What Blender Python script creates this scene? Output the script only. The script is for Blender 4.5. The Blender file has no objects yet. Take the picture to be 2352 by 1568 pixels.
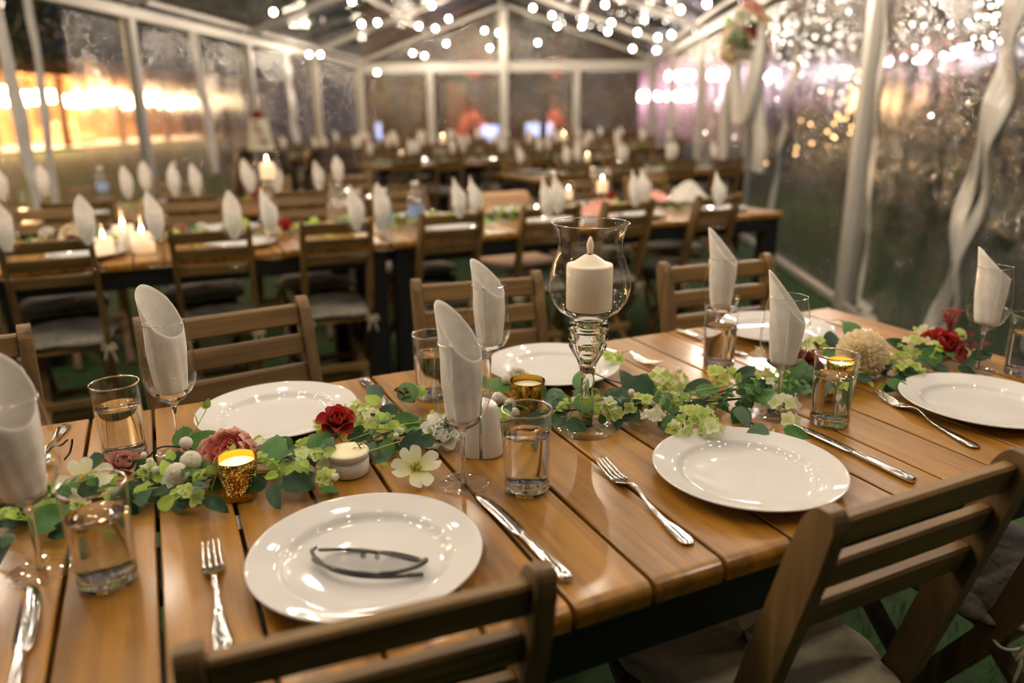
import bpy, bmesh, math, random
from mathutils import Vector, Matrix, Euler
PI = math.pi
rnd = random.Random(7)
scene = bpy.context.scene
C = scene.collection

# ------------------------------------------------------------ camera
cam_d = bpy.data.cameras.new('camera'); cam = bpy.data.objects.new('camera', cam_d); C.objects.link(cam)
PIT, ROLL, YAW = 0.29188705, -0.00761283, 0.43585799
F = Vector((math.sin(YAW)*math.cos(PIT), math.cos(YAW)*math.cos(PIT), -math.sin(PIT)))
Rr = Vector((math.cos(YAW), -math.sin(YAW), 0)); U = Rr.cross(F)
R2 = Rr*math.cos(ROLL)+U*math.sin(ROLL); U2 = U*math.cos(ROLL)-Rr*math.sin(ROLL)
cam.matrix_world = Matrix(((R2.x, U2.x, -F.x, 0), (R2.y, U2.y, -F.y, 0), (R2.z, U2.z, -F.z, 1.2541), (0, 0, 0, 1)))
cam_d.sensor_width = 36; cam_d.lens = 1741.05/2352*36
cam_d.clip_start = 0.02; cam_d.clip_end = 300
cam_d.dof.use_dof = True; cam_d.dof.focus_distance = 1.16; cam_d.dof.aperture_fstop = 2.0
scene.camera = cam
# ------------------------------------------------------------ world, exposure
w = bpy.data.worlds.new('night'); scene.world = w; w.use_nodes = True
w.node_tree.nodes['Background'].inputs[0].default_value = (0.030, 0.034, 0.045, 1)
w.node_tree.nodes['Background'].inputs[1].default_value = 0.4
vs = scene.view_settings; vs.view_transform = 'Standard'; vs.look = 'None'; vs.gamma = 1; vs.use_curve_mapping = False
vs.exposure = 0.47
cy = scene.cycles
cy.max_bounces = 10; cy.transparent_max_bounces = 28; cy.transmission_bounces = 9; cy.glossy_bounces = 4; cy.diffuse_bounces = 3
cy.use_adaptive_sampling = True; cy.adaptive_threshold = .025
cy.sample_clamp_indirect = 6; cy.sample_clamp_direct = 0; cy.blur_glossy = 0.3
cy.use_denoising = True
# tent frame: direction along its ridge and across it
TH = math.radians(28.9); T = Vector((math.sin(TH), math.cos(TH), 0)); N = Vector((math.cos(TH), -math.sin(TH), 0))
RL, LL, EH, RI = 1.85, -4.42, 2.22, 1.15
RM = (RL+LL)/2; HW = (RL-LL)/2
def tp(s, l, z): 
    v = T*s+N*l; return Vector((v.x, v.y, z))
def lamp(name, kind, loc, power, col, size, target=None, angle=None):
    d = bpy.data.lights.new(name, kind); d.energy = power; d.color = col
    if kind == 'AREA': d.shape = 'DISK'; d.size = size
    else: d.shadow_soft_size = size
    if angle: d.spot_size = angle; d.spot_blend = .5
    o = bpy.data.objects.new(name, d); C.objects.link(o); o.location = loc
    if target is not None: o.rotation_euler = (Vector(target)-Vector(loc)).to_track_quat('-Z', 'Y').to_euler()
    return o
FLOOD = tp(5.6, 1.55, 2.15)
lamp('flood_light', 'SPOT', FLOOD, 48, (1, .86, .80), .05, (0.7, .9, .75), math.radians(95))
lamp('flood_light', 'SPOT', tp(1.6, -1.5, 2.9), 26, (1, .80, .58), .05, (.5, 1.2, .75), math.radians(110))

# ------------------------------------------------------------ helpers
def setp(o, label=None, cat=None, group=None, kind=None):
    if label: o['label'] = label
    if cat: o['category'] = cat
    if group: o['group'] = group
    if kind: o['kind'] = kind
    return o
def empty(name, loc=(0, 0, 0), rz=0, label=None, cat=None, group=None, kind=None, parent=None):
    o = bpy.data.objects.new(name, None); C.objects.link(o); o.location = loc; o.rotation_euler = (0, 0, rz)
    o.empty_display_size = .05
    if parent: o.parent = parent
    return setp(o, label, cat, group, kind)
def mesh(name, v, f, m, smooth=False):
    me = bpy.data.meshes.new(name); me.from_pydata([tuple(p) for p in v], [], f)
    if m: me.materials.append(m)
    if smooth: me.shade_smooth()
    me.update(); return me
def part(name, me, parent=None, loc=(0, 0, 0), rot=(0, 0, 0), sc=None):
    o = bpy.data.objects.new(name, me); C.objects.link(o); o.location = loc; o.rotation_euler = rot
    if sc is not None: o.scale = (sc, sc, sc) if isinstance(sc, (int, float)) else sc
    if parent: o.parent = parent
    return o
def copy_tree(o, parent=None, top=True):
    c = o.copy(); C.objects.link(c); c.parent = parent
    for ch in o.children: copy_tree(ch, c, False)
    return c
def dup(o, loc, rz=None, label=None, group=None, sc=None):
    c = copy_tree(o); c.location = loc
    if rz is not None: c.rotation_euler = (0, 0, rz)
    if label: c['label'] = label
    if group: c['group'] = group
    if sc: c.scale = sc if not isinstance(sc, (int, float)) else (sc, sc, sc)
    return c
def first(o, loc, rz=None, label=None, group=None, sc=None):
    o.location = loc
    if rz is not None: o.rotation_euler = (0, 0, rz)
    if label: o['label'] = label
    if group: o['group'] = group
    return o
class MB:
    def __init__(s): s.v = []; s.f = []
    def add(s, v, f, M=None):
        n = len(s.v); s.v += [M @ Vector(p) if M else Vector(p) for p in v]; s.f += [[i+n for i in q] for q in f]; return s
    def box(s, lo, hi, b=.003, M=None):
        v, f = bbox(lo, hi, b); return s.add(v, f, M)
    def beam(s, a, b, w, h, up=(0, 0, 1), bev=.003):
        a = Vector(a); b = Vector(b); d = b-a; L = d.length; z = d.normalized(); up = Vector(up)
        x = up.cross(z)
        if x.length < 1e-4: x = Vector((1, 0, 0)).cross(z)
        x.normalize(); y = z.cross(x)
        M = Matrix(((x.x, y.x, z.x, a.x), (x.y, y.y, z.y, a.y), (x.z, y.z, z.z, a.z), (0, 0, 0, 1)))
        return s.box((-w/2, -h/2, 0), (w/2, h/2, L), bev, M)
    def tube(s, pts, r, n=8):
        v, f = tube(pts, r, n); return s.add(v, f)
    def lathe(s, prof, n=24, M=None):
        v, f = lathe(prof, n); return s.add(v, f, M)
    def me(s, name, m, smooth=False): return mesh(name, s.v, s.f, m, smooth)
def bbox(lo, hi, b=.003):
    # chamfered box: 24 vertices
    c = [(lo[i]+hi[i])/2 for i in range(3)]; h = [(hi[i]-lo[i])/2 for i in range(3)]
    b = min(b, min(h)*.9)
    v = []; idx = {}
    for sx in (-1, 1):
        for sy in (-1, 1):
            for sz in (-1, 1):
                for ax in range(3):
                    q = [h[0]*sx, h[1]*sy, h[2]*sz]; sg = (sx, sy, sz)
                    for k in range(3):
                        if k != ax: q[k] -= b*sg[k]
                    idx[(sx, sy, sz, ax)] = len(v); v.append((c[0]+q[0], c[1]+q[1], c[2]+q[2]))
    f = []
    for ax in range(3):
        o1, o2 = [k for k in range(3) if k != ax]
        for sg in (-1, 1):
            q = []
            for (p, r_) in ((-1, -1), (1, -1), (1, 1), (-1, 1)):
                s3 = [0, 0, 0]; s3[ax] = sg; s3[o1] = p; s3[o2] = r_; q.append(idx[(*s3, ax)])
            if (sg == 1) == (ax == 1): q.reverse()
            f.append(q)
    for ax in range(3):           # edges along ax
        o1, o2 = [k for k in range(3) if k != ax]
        for p in (-1, 1):
            for r_ in (-1, 1):
                q = []
                for (t, a_) in ((-1, o1), (1, o1), (1, o2), (-1, o2)):
                    s3 = [0, 0, 0]; s3[ax] = t; s3[o1] = p; s3[o2] = r_; q.append(idx[(*s3, a_)])
                nrm = (Vector(v[q[1]])-Vector(v[q[0]])).cross(Vector(v[q[2]])-Vector(v[q[1]]))
                d = Vector((0, 0, 0)); d[o1] = p; d[o2] = r_
                if nrm.dot(d) < 0: q.reverse()
                f.append(q)
    for sx in (-1, 1):
        for sy in (-1, 1):
            for sz in (-1, 1):
                q = [idx[(sx, sy, sz, k)] for k in range(3)]
                nrm = (Vector(v[q[1]])-Vector(v[q[0]])).cross(Vector(v[q[2]])-Vector(v[q[1]]))
                if nrm.dot(Vector((sx, sy, sz))) < 0: q.reverse()
                f.append(q)
    # fix main faces
    for i in range(6):
        q = f[i]; nrm = (Vector(v[q[1]])-Vector(v[q[0]])).cross(Vector(v[q[2]])-Vector(v[q[1]]))
        m = sum((Vector(v[k]) for k in q), Vector())/4-Vector(c)
        if nrm.dot(m) < 0: q.reverse()
    return v, f
def lathe(prof, n=32):
    """prof: list of (r,z); closed at r==0 ends; a profile whose last point equals its first makes a ring solid"""
    v = []; f = []; rows = []
    for (r, z) in prof:
        if r < 1e-7: rows.append([len(v)]); v.append((0, 0, z))
        else:
            rows.append(list(range(len(v), len(v)+n)))
            for i in range(n): a = 2*PI*i/n; v.append((r*math.cos(a), r*math.sin(a), z))
    for A, B in zip(rows, rows[1:]):
        for i in range(n):
            j = (i+1) % n
            if len(A) == 1 and len(B) == 1: continue
            if len(A) == 1: f.append([A[0], B[j], B[i]])
            elif len(B) == 1: f.append([A[i], A[j], B[0]])
            else: f.append([A[i], A[j], B[j], B[i]])
    return v, f
def tube(pts, r, n=8):
    pts = [Vector(p) for p in pts]; v = []; f = []; m = len(pts); prev = None
    for i, p in enumerate(pts):
        d = (pts[min(i+1, m-1)]-pts[max(i-1, 0)]).normalized()
        if prev is None:
            x = d.orthogonal().normalized()
        else:
            x = (prev-d*prev.dot(d)).normalized()
        prev = x; y = d.cross(x); rr = r[i] if isinstance(r, (list, tuple)) else r
        for k in range(n): a = 2*PI*k/n; v.append(p+(x*math.cos(a)+y*math.sin(a))*rr)
    for i in range(m-1):
        for k in range(n): l = (k+1) % n; f.append([i*n+k, i*n+l, (i+1)*n+l, (i+1)*n+k])
    f.append(list(range(n))[::-1]); f.append(list(range((m-1)*n, m*n))); return v, f
def sheet(nu, nv, fn, thick=0):
    v = []; f = []
    for j in range(nv+1):
        for i in range(nu+1): v.append(Vector(fn(i/nu, j/nv)))
    for j in range(nv):
        for i in range(nu): a = j*(nu+1)+i; f.append([a, a+1, a+nu+2, a+nu+1])
    if thick:
        nr = [Vector() for _ in v]
        for q in f:
            n_ = (v[q[1]]-v[q[0]]).cross(v[q[3]]-v[q[0]])
            for k in q: nr[k] += n_
        L = len(v); v2 = [p-(nr[i].normalized() if nr[i].length > 0 else Vector())*thick for i, p in enumerate(v)]
        v += v2; f += [[k+L for k in q[::-1]] for q in f]
        bd = [i for i in range(nu+1)]+[(j)*(nu+1)+nu for j in range(1, nv+1)]+[nv*(nu+1)+i for i in range(nu-1, -1, -1)]+[j*(nu+1) for j in range(nv-1, 0, -1)]
        for a, b in zip(bd, bd[1:]+bd[:1]): f.append([a, a+L, b+L, b])
    return v, f
def spline(P, n):
    P = [Vector(p) for p in P]; out = []
    Q = [P[0]*2-P[1]]+P+[P[-1]*2-P[-2]]
    for i in range(1, len(Q)-2):
        for k in range(n):
            t = k/n; a, b, c, d = Q[i-1:i+3]
            out.append(.5*((2*b)+(c-a)*t+(2*a-5*b+4*c-d)*t*t+(3*b-a-3*c+d)*t**3))
    out.append(P[-1]); return out

# ------------------------------------------------------------ materials
def newmat(name):
    m = bpy.data.materials.new(name); m.use_nodes = True; nt = m.node_tree; return m, nt, nt.nodes['Principled BSDF']
def P(name, col, rough=.5, metal=0, **kw):
    m, nt, b = newmat(name)
    b.inputs['Base Color'].default_value = (*col, 1); b.inputs['Roughness'].default_value = rough; b.inputs['Metallic'].default_value = metal
    for k, val in kw.items():
        b.inputs[k.replace('_', ' ')].default_value = val
    return m
def nd(nt, t, **kw):
    n = nt.nodes.new(t)
    for k, val in kw.items(): setattr(n, k, val)
    return n
def noise_col(m, c1, c2, scale=(8, 8, 8), det=4, bump=0, rough=None, objrand=0, bscale=1, p1=.35, p2=.65, dist=0):
    """colour and relief from noise in the thing's own coordinates"""
    nt = m.node_tree; b = nt.nodes['Principled BSDF']; L = nt.links.new
    tc = nd(nt, 'ShaderNodeTexCoord'); mp = nd(nt, 'ShaderNodeMapping'); mp.inputs['Scale'].default_value = scale
    no = nd(nt, 'ShaderNodeTexNoise'); no.inputs['Scale'].default_value = 1; no.inputs['Detail'].default_value = det; no.inputs['Distortion'].default_value = dist
    L(tc.outputs['Object'], mp.inputs['Vector'])
    if objrand:
        oi = nd(nt, 'ShaderNodeObjectInfo'); mu = nd(nt, 'ShaderNodeMath', operation='MULTIPLY'); mu.inputs[1].default_value = 37
        L(oi.outputs['Random'], mu.inputs[0]); cb = nd(nt, 'ShaderNodeCombineXYZ'); L(mu.outputs[0], cb.inputs[0]); L(mu.outputs[0], cb.inputs[2]); L(cb.outputs[0], mp.inputs['Location'])
    L(mp.outputs[0], no.inputs['Vector'])
    r = nd(nt, 'ShaderNodeValToRGB'); r.color_ramp.elements[0].color = (*c1, 1); r.color_ramp.elements[1].color = (*c2, 1)
    r.color_ramp.elements[0].position = p1; r.color_ramp.elements[1].position = p2
    L(no.outputs['Fac'], r.inputs[0]); out = r.outputs[0]
    if objrand:
        hs = nd(nt, 'ShaderNodeHueSaturation'); mr = nd(nt, 'ShaderNodeMapRange'); mr.inputs[3].default_value = 1-objrand; mr.inputs[4].default_value = 1+objrand
        L(oi.outputs['Random'], mr.inputs[0]); L(mr.outputs[0], hs.inputs['Value']); L(out, hs.inputs['Color']); out = hs.outputs[0]
    L(out, b.inputs['Base Color'])
    if bump:
        n2 = nd(nt, 'ShaderNodeTexNoise'); n2.inputs['Scale'].default_value = bscale; n2.inputs['Detail'].default_value = 5; L(mp.outputs[0], n2.inputs['Vector'])
        bp = nd(nt, 'ShaderNodeBump'); bp.inputs['Strength'].default_value = bump; bp.inputs['Distance'].default_value = .002
        L(n2.outputs['Fac'], bp.inputs['Height']); L(bp.outputs[0], b.inputs['Normal'])
    return m
M = {}
M['teak'] = noise_col(P('teak', (0, 0, 0), .36, Coat_Weight=.35, Coat_Roughness=.14), (.165, .070, .005), (.40, .190, .018), (38, 2.8, 38), 12, .34, objrand=.15, bscale=5, p1=.3, p2=.7, dist=.55)
M['oak'] = noise_col(P('oak', (0, 0, 0), .5), (.095, .053, .016), (.20, .118, .038), (30, 30, 2.6), 6, .3, objrand=.12, bscale=3, dist=.8)
M['oak_rail'] = noise_col(P('oak_rail', (0, 0, 0), .48), (.105, .058, .016), (.22, .128, .038), (2.6, 36, 36), 6, .3, objrand=.12, bscale=3, dist=.8)
M['black'] = P('black_metal', (.012, .012, .013), .42, .3)
M['porcelain'] = P('porcelain', (.69, .685, .68), .04, Coat_Weight=.3, Coat_Roughness=.01)
M['ceramic'] = P('ceramic', (.72, .71, .68), .22)
M['silver'] = P('silver', (.78, .77, .76), .13, 1)
M['cloth'] = noise_col(P('napkin_cloth', (0, 0, 0), .85, Sheen_Weight=.2), (.84, .82, .78), (.93, .91, .88), (60, 60, 60), 3, .25, bscale=6)
M['wax'] = P('wax', (.80, .74, .62), .45, Subsurface_Weight=.35, Subsurface_Scale=.02)
M['wax_painted_glow'] = P('wax_glowing', (.88, .76, .38), .4, Emission_Color=(1, .70, .24, 1), Emission_Strength=1.5)  # candle light behind the speckled cup, painted into the wax as emission
M['wax_painted_lit'] = P('wax_painted_lit', (.86, .76, .60), .5, Emission_Color=(1, .66, .36, 1), Emission_Strength=.45)  # flame glow in burning candles, put into the wax colour as weak emission
M['flame'] = P('flame', (1, .7, .3), .5, Emission_Color=(1, .72, .36, 1), Emission_Strength=40)
M['bulb'] = P('bulb_glow', (1, .9, .7), .5, Emission_Color=(1, .82, .62, 1), Emission_Strength=360)
M['alu'] = P('tent_aluminium', (.52, .50, .465), .42, .25)
M['canvas'] = noise_col(P('white_canvas', (0, 0, 0), .8), (.60, .585, .55), (.72, .70, .67), (9, 9, 9), 3, .3, bscale=3)
M['fleece'] = noise_col(P('fleece', (0, 0, 0), .95, Sheen_Weight=.5), (.20, .18, .14), (.38, .35, .29), (70, 70, 70), 4, .9, bscale=1)
M['pad'] = noise_col(P('beige_pad', (0, 0, 0), .9), (.44, .40, .28), (.56, .51, .37), (30, 30, 30), 3, .5, bscale=2)
M['cord'] = P('cotton_cord', (.62, .56, .42), .9)
M['water_blue'] = P('bottle_label', (.28, .40, .66), .4)
M['butter'] = P('butter', (.86, .80, .50), .4, Subsurface_Weight=.2, Subsurface_Scale=.01)
M['blackplastic'] = P('smoky_acetate', (.03, .03, .03), .15, Coat_Weight=.5)
M['glass'] = P('glass', (1, 1, 1), 0, Transmission_Weight=1, IOR=1.47)
M['water'] = P('water', (1, 1, 1), 0, Transmission_Weight=1, IOR=1.33)
def thin(name, tint=(1, 1, 1), base=.03, rough=.02, edge=.55, milky=0, bump=None, gcol=(1, 1, 1), haze=0):
    m = bpy.data.materials.new(name); m.use_nodes = True; nt = m.node_tree; nt.nodes.clear(); L = nt.links.new
    out = nd(nt, 'ShaderNodeOutputMaterial'); tr = nd(nt, 'ShaderNodeBsdfTransparent'); tr.inputs[0].default_value = (*tint, 1)
    gl = nd(nt, 'ShaderNodeBsdfGlossy'); gl.inputs['Roughness'].default_value = rough; gl.inputs['Color'].default_value = (*gcol, 1)
    lw = nd(nt, 'ShaderNodeLayerWeight'); lw.inputs[0].default_value = .5
    pw = nd(nt, 'ShaderNodeMath', operation='POWER'); pw.inputs[1].default_value = 3.2; L(lw.outputs['Facing'], pw.inputs[0])
    mr = nd(nt, 'ShaderNodeMapRange'); mr.inputs[3].default_value = base; mr.inputs[4].default_value = edge; L(pw.outputs[0], mr.inputs[0])
    mx = nd(nt, 'ShaderNodeMixShader'); L(mr.outputs[0], mx.inputs[0]); L(tr.outputs[0], mx.inputs[1]); L(gl.outputs[0], mx.inputs[2])
    if haze:
        rf_ = nd(nt, 'ShaderNodeBsdfRefraction'); rf_.inputs['IOR'].default_value = 1.035; rf_.inputs['Roughness'].default_value = .4; rf_.inputs[0].default_value = (*tint, 1)
        mh = nd(nt, 'ShaderNodeMixShader'); mh.inputs[0].default_value = haze; L(tr.outputs[0], mh.inputs[1]); L(rf_.outputs[0], mh.inputs[2]); L(mh.outputs[0], mx.inputs[1])
    res = mx
    if milky:
        df = nd(nt, 'ShaderNodeBsdfDiffuse'); df.inputs[0].default_value = (.8, .79, .77, 1)
        m2 = nd(nt, 'ShaderNodeMixShader'); m2.inputs[0].default_value = milky; L(mx.outputs[0], m2.inputs[1]); L(df.outputs[0], m2.inputs[2]); res = m2
    if bump:
        tc = nd(nt, 'ShaderNodeTexCoord'); mp = nd(nt, 'ShaderNodeMapping'); mp.inputs['Scale'].default_value = bump[0]
        no = nd(nt, 'ShaderNodeTexNoise'); no.inputs['Scale'].default_value = 1; no.inputs['Detail'].default_value = bump[2]; no.inputs['Distortion'].default_value = 1.2
        bp = nd(nt, 'ShaderNodeBump'); bp.inputs['Strength'].default_value = 1; bp.inputs['Distance'].default_value = bump[1]
        L(tc.outputs['Object'], mp.inputs[0]); L(mp.outputs[0], no.inputs[0]); L(no.outputs['Fac'], bp.inputs['Height']); L(bp.outputs[0], gl.inputs['Normal'])
    L(res.outputs[0], out.inputs[0]); return m
M['thin'] = thin('thin_blown_glass', base=.045, rough=.015, edge=.75)
M['lens'] = thin('smoked_lens', tint=(.62, .62, .62), base=.06, rough=.02, edge=.6)
M['pvc_wall'] = thin('clear_pvc_sheet', tint=(.93, .92, .92), base=.17, rough=.015, edge=.6, milky=.008, bump=((20, 20, 9), .05, 3), haze=.22)
M['pvc_roof'] = thin('clear_pvc_roof', tint=(.93, .93, .93), base=.2, rough=.03, edge=.55, milky=.012, bump=((8, 8, 8), .014, 3))
M['hem'] = thin('milky_pvc_hem', tint=(.8, .78, .74), base=.12, rough=.12, edge=.5, milky=.42, bump=((5, 5, 5), .01, 2))
M['petbottle'] = thin('clear_bottle', tint=(.93, .95, .97), base=.08, rough=.06, edge=.8, milky=.08)
# petals and leaves
def translucent(m, fac):
    nt = m.node_tree; b = nt.nodes['Principled BSDF']; L = nt.links.new; t = nd(nt, 'ShaderNodeBsdfTranslucent'); mx = nd(nt, 'ShaderNodeMixShader'); mx.inputs[0].default_value = fac
    src = b.inputs['Base Color'].links[0].from_socket if b.inputs['Base Color'].links else None
    if src: L(src, t.inputs[0])
    else: t.inputs[0].default_value = b.inputs['Base Color'].default_value
    L(b.outputs[0], mx.inputs[1]); L(t.outputs[0], mx.inputs[2]); L(mx.outputs[0], nt.nodes['Material Output'].inputs[0]); return m
def petal_mat(name, inner, outer, rough=.6):
    m = P(name, inner, rough, Sheen_Weight=.15, Subsurface_Weight=.12, Subsurface_Scale=.01); nt = m.node_tree; L = nt.links.new; b = nt.nodes['Principled BSDF']
    tc = nd(nt, 'ShaderNodeTexCoord'); sx = nd(nt, 'ShaderNodeSeparateXYZ'); L(tc.outputs['Generated'], sx.inputs[0])
    r = nd(nt, 'ShaderNodeValToRGB'); r.color_ramp.elements[0].color = (*inner, 1); r.color_ramp.elements[1].color = (*outer, 1)
    r.color_ramp.elements[0].position = .15; r.color_ramp.elements[1].position = .85
    L(sx.outputs[2], r.inputs[0]); L(r.outputs[0], b.inputs['Base Color']); return translucent(m, .38)
M['red'] = petal_mat('red_petal', (.20, .004, .004), (.42, .014, .012))
M['burgundy'] = petal_mat('burgundy_petal', (.05, .003, .004), (.14, .008, .012))
M['mauve'] = petal_mat('mauve_petal', (.38, .12, .09), (.50, .24, .19))
M['coral'] = petal_mat('coral_petal', (.62, .14, .10), (.80, .28, .21))
M['blush'] = petal_mat('blush_petal', (.78, .34, .27), (.82, .50, .42))
M['ivory'] = petal_mat('ivory_petal', (.72, .72, .50), (.85, .82, .72))
M['white'] = petal_mat('white_petal', (.78, .80, .58), (.86, .85, .80))
M['lime'] = petal_mat('lime_petal', (.42, .58, .09), (.66, .74, .30))
M['limewhite'] = petal_mat('lime_white_petal', (.70, .76, .32), (.84, .85, .70))
M['pompom'] = translucent(P('pompom_cream', (.90, .80, .58), .7), .4)
M['cream'] = petal_mat('cream_petal', (.72, .48, .22), (.86, .76, .55))
M['yellow'] = P('stamen', (.50, .46, .08), .7)
M['rust'] = P('rust_red_sprig', (.30, .035, .02), .8)
def leaf_mat(name, c1, c2, rough=.45):
    m = noise_col(P(name, (0, 0, 0), rough), c1, c2, (60, 60, 60), 3, .4, objrand=.25, bscale=2); return translucent(m, .28)
M['leaf_dark'] = leaf_mat('dark_leaf', (.016, .060, .022), (.035, .11, .042))
M['leaf_mid'] = leaf_mat('mid_leaf', (.05, .17, .035), (.10, .27, .06))
M['leaf_grey'] = leaf_mat('grey_green_leaf', (.07, .15, .09), (.13, .24, .15))
M['leaf_lime'] = leaf_mat('lime_leaf', (.26, .42, .04), (.42, .58, .11))
M['stem'] = P('stem', (.05, .10, .02), .6)
M['stem_dark'] = P('dark_wire_stem', (.012, .02, .01), .6)
M['stem_lime'] = P('lime_stem', (.36, .46, .10), .6)
translucent(M['cloth'], .3)
# outdoors
M['grass'] = noise_col(P('grass', (0, 0, 0), .9), (.004, .024, .002), (.018, .068, .005), (14, 14, 14), 5, .6, bscale=4)
M['blade'] = noise_col(P('grass_blade', (0, 0, 0), .6), (.008, .034, .005), (.022, .07, .010), (9, 9, 9), 2)
M['bark'] = noise_col(P('bark', (0, 0, 0), .9), (.03, .02, .012), (.08, .05, .03), (12, 12, 3), 4, .8)
M['foliage'] = noise_col(P('foliage', (0, 0, 0), .6), (.006, .016, .006), (.025, .05, .016), (2, 2, 2), 3)
M['warmwall'] = noise_col(P('warm_plaster', (0, 0, 0), .9), (.42, .22, .10), (.60, .36, .18), (.8, .8, .8), 4)
M['awning'] = P('orange_awning', (.62, .30, .12), .8)
M['barrel'] = noise_col(P('barrel_oak', (0, 0, 0), .6), (.035, .018, .008), (.10, .055, .025), (14, 14, 3), 4, .4)
M['hoop'] = P('barrel_hoop', (.03, .03, .03), .4, .8)
M['icing'] = P('cake_icing', (.80, .78, .60), .6, Subsurface_Weight=.2, Subsurface_Scale=.02)
M['pinkcloth'] = P('pink_cloth', (.72, .36, .30), .9)
M['tan'] = P('tan_board', (.70, .45, .27), .6)
M['amber'] = P('amber_wood', (.42, .17, .03), .4)
def brick_mat():
    m, nt, b = newmat('brick_wall'); L = nt.links.new
    tc = nd(nt, 'ShaderNodeTexCoord'); mp = nd(nt, 'ShaderNodeMapping'); mp.inputs['Rotation'].default_value = (PI/2, 0, 0)
    bt = nd(nt, 'ShaderNodeTexBrick'); bt.inputs['Scale'].default_value = 4; bt.inputs['Color1'].default_value = (.16, .055, .025, 1); bt.inputs['Color2'].default_value = (.085, .035, .02, 1)
    bt.inputs['Mortar'].default_value = (.10, .07, .05, 1); L(tc.outputs['Object'], mp.inputs[0]); L(mp.outputs[0], bt.inputs[0]); L(bt.outputs['Color'], b.inputs['Base Color'])
    b.inputs['Roughness'].default_value = .9; return m
M['brick'] = brick_mat()
def emi(name, col, s): return P(name, col, .5, Emission_Color=(*col, 1), Emission_Strength=s)
M['warm_lamp'] = emi('warm_lamp', (1, .74, .42), 26)
M['cool_lamp'] = emi('cool_tube', (.96, .88, 1), 20)
M['blue_glow'] = emi('blue_window', (.45, .56, 1), 1.6)
M['sconce_glow'] = emi('sconce_glow', (1, .66, .62), 12)
M['fairy_white'] = emi('white_fairy_light', (1, .93, .80), 26)
M['fairy'] = emi('fairy_light', (1, .60, .25), 22)
def gold_mat():
    m, nt, b = newmat('mercury_glass_gold'); L = nt.links.new
    b.inputs['Base Color'].default_value = (.52, .33, .045, 1); b.inputs['Metallic'].default_value = 1; b.inputs['Roughness'].default_value = .16
    tc = nd(nt, 'ShaderNodeTexCoord'); vo = nd(nt, 'ShaderNodeTexVoronoi'); vo.inputs['Scale'].default_value = 560; L(tc.outputs['Object'], vo.inputs[0])
    no = nd(nt, 'ShaderNodeTexNoise'); no.inputs['Scale'].default_value = 90; L(tc.outputs['Object'], no.inputs[0])
    mu = nd(nt, 'ShaderNodeMath', operation='MULTIPLY'); L(no.outputs['Fac'], mu.inputs[0]); mu.inputs[1].default_value = .35
    lt = nd(nt, 'ShaderNodeMath', operation='LESS_THAN'); L(vo.outputs['Distance'], lt.inputs[0]); L(mu.outputs[0], lt.inputs[1])
    tr = nd(nt, 'ShaderNodeBsdfTransparent'); mx = nd(nt, 'ShaderNodeMixShader'); L(lt.outputs[0], mx.inputs[0]); L(b.outputs[0], mx.inputs[1]); L(tr.outputs[0], mx.inputs[2])
    L(mx.outputs[0], nt.nodes['Material Output'].inputs[0]); return m
M['gold'] = gold_mat()
# ------------------------------------------------------------ ground
fl = part('floor', mesh('floor', [(-70, -40, 0), (90, -40, 0), (90, 90, 0), (-70, 90, 0)], [[0, 1, 2, 3]], M['grass'])); setp(fl, kind='structure', label='green lawn under and around the marquee')
gb = MB(); rg = random.Random(3)
for i in range(9000):
    if i < 5200: x, y = rg.uniform(.2, 2.6), rg.uniform(-.2, 1.2)
    else: x, y = rg.uniform(-1.6, 3.2), rg.uniform(1.5, 3.6)
    if N.dot(Vector((x, y, 0))) > RL-.1: continue
    h = rg.uniform(.02, .045); a = rg.uniform(0, 2*PI); dx, dy = math.cos(a), math.sin(a); l = rg.uniform(-.02, .02)
    n = len(gb.v); gb.v += [Vector((x-dx*.0018, y-dy*.0018, 0)), Vector((x+dx*.0018, y+dy*.0018, 0)), Vector((x+dy*l, y-dx*l, h))]; gb.f.append([n, n+1, n+2])
setp(part('grass_blades', gb.me('grass_blades', M['blade'])), 'short green grass blades on the lawn below the tables', 'grass', kind='stuff')

# ------------------------------------------------------------ marquee
def post_me(h, w=.10): return MB().box((-w/2, -w/2, 0), (w/2, w/2, h), .006).me('tent_post', M['alu'])
pm = post_me(EH)
SS = [-1, 2, 5, 8, 11, 14, 17]
def pvc(p0, p1, z0, z1, seed, inward, amp=.03):
    """wrinkled clear sheet between two points on the ground"""
    p0, p1 = Vector(p0), Vector(p1); d = p1-p0; r = random.Random(seed); ph = [r.uniform(0, 6.28) for _ in range(8)]
    def fn(u, v):
        e = min(u, 1-u, v+.05, 1-v)*6; e = min(1, e)
        t = u*d.length
        wv = math.sin(t*7+ph[0]+2.2*math.sin(v*3+ph[1]))*.5+math.sin(t*17+ph[2]+3*math.sin(v*5+ph[3]))*.25+math.sin(t*3+v*9+ph[4])*.4+math.sin(t*31+v*14+ph[5])*.1
        q = p0+d*u+inward*(wv*amp*e); return (q.x, q.y, z0+(z1-z0)*v)
    return sheet(90, 60, fn)
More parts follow.
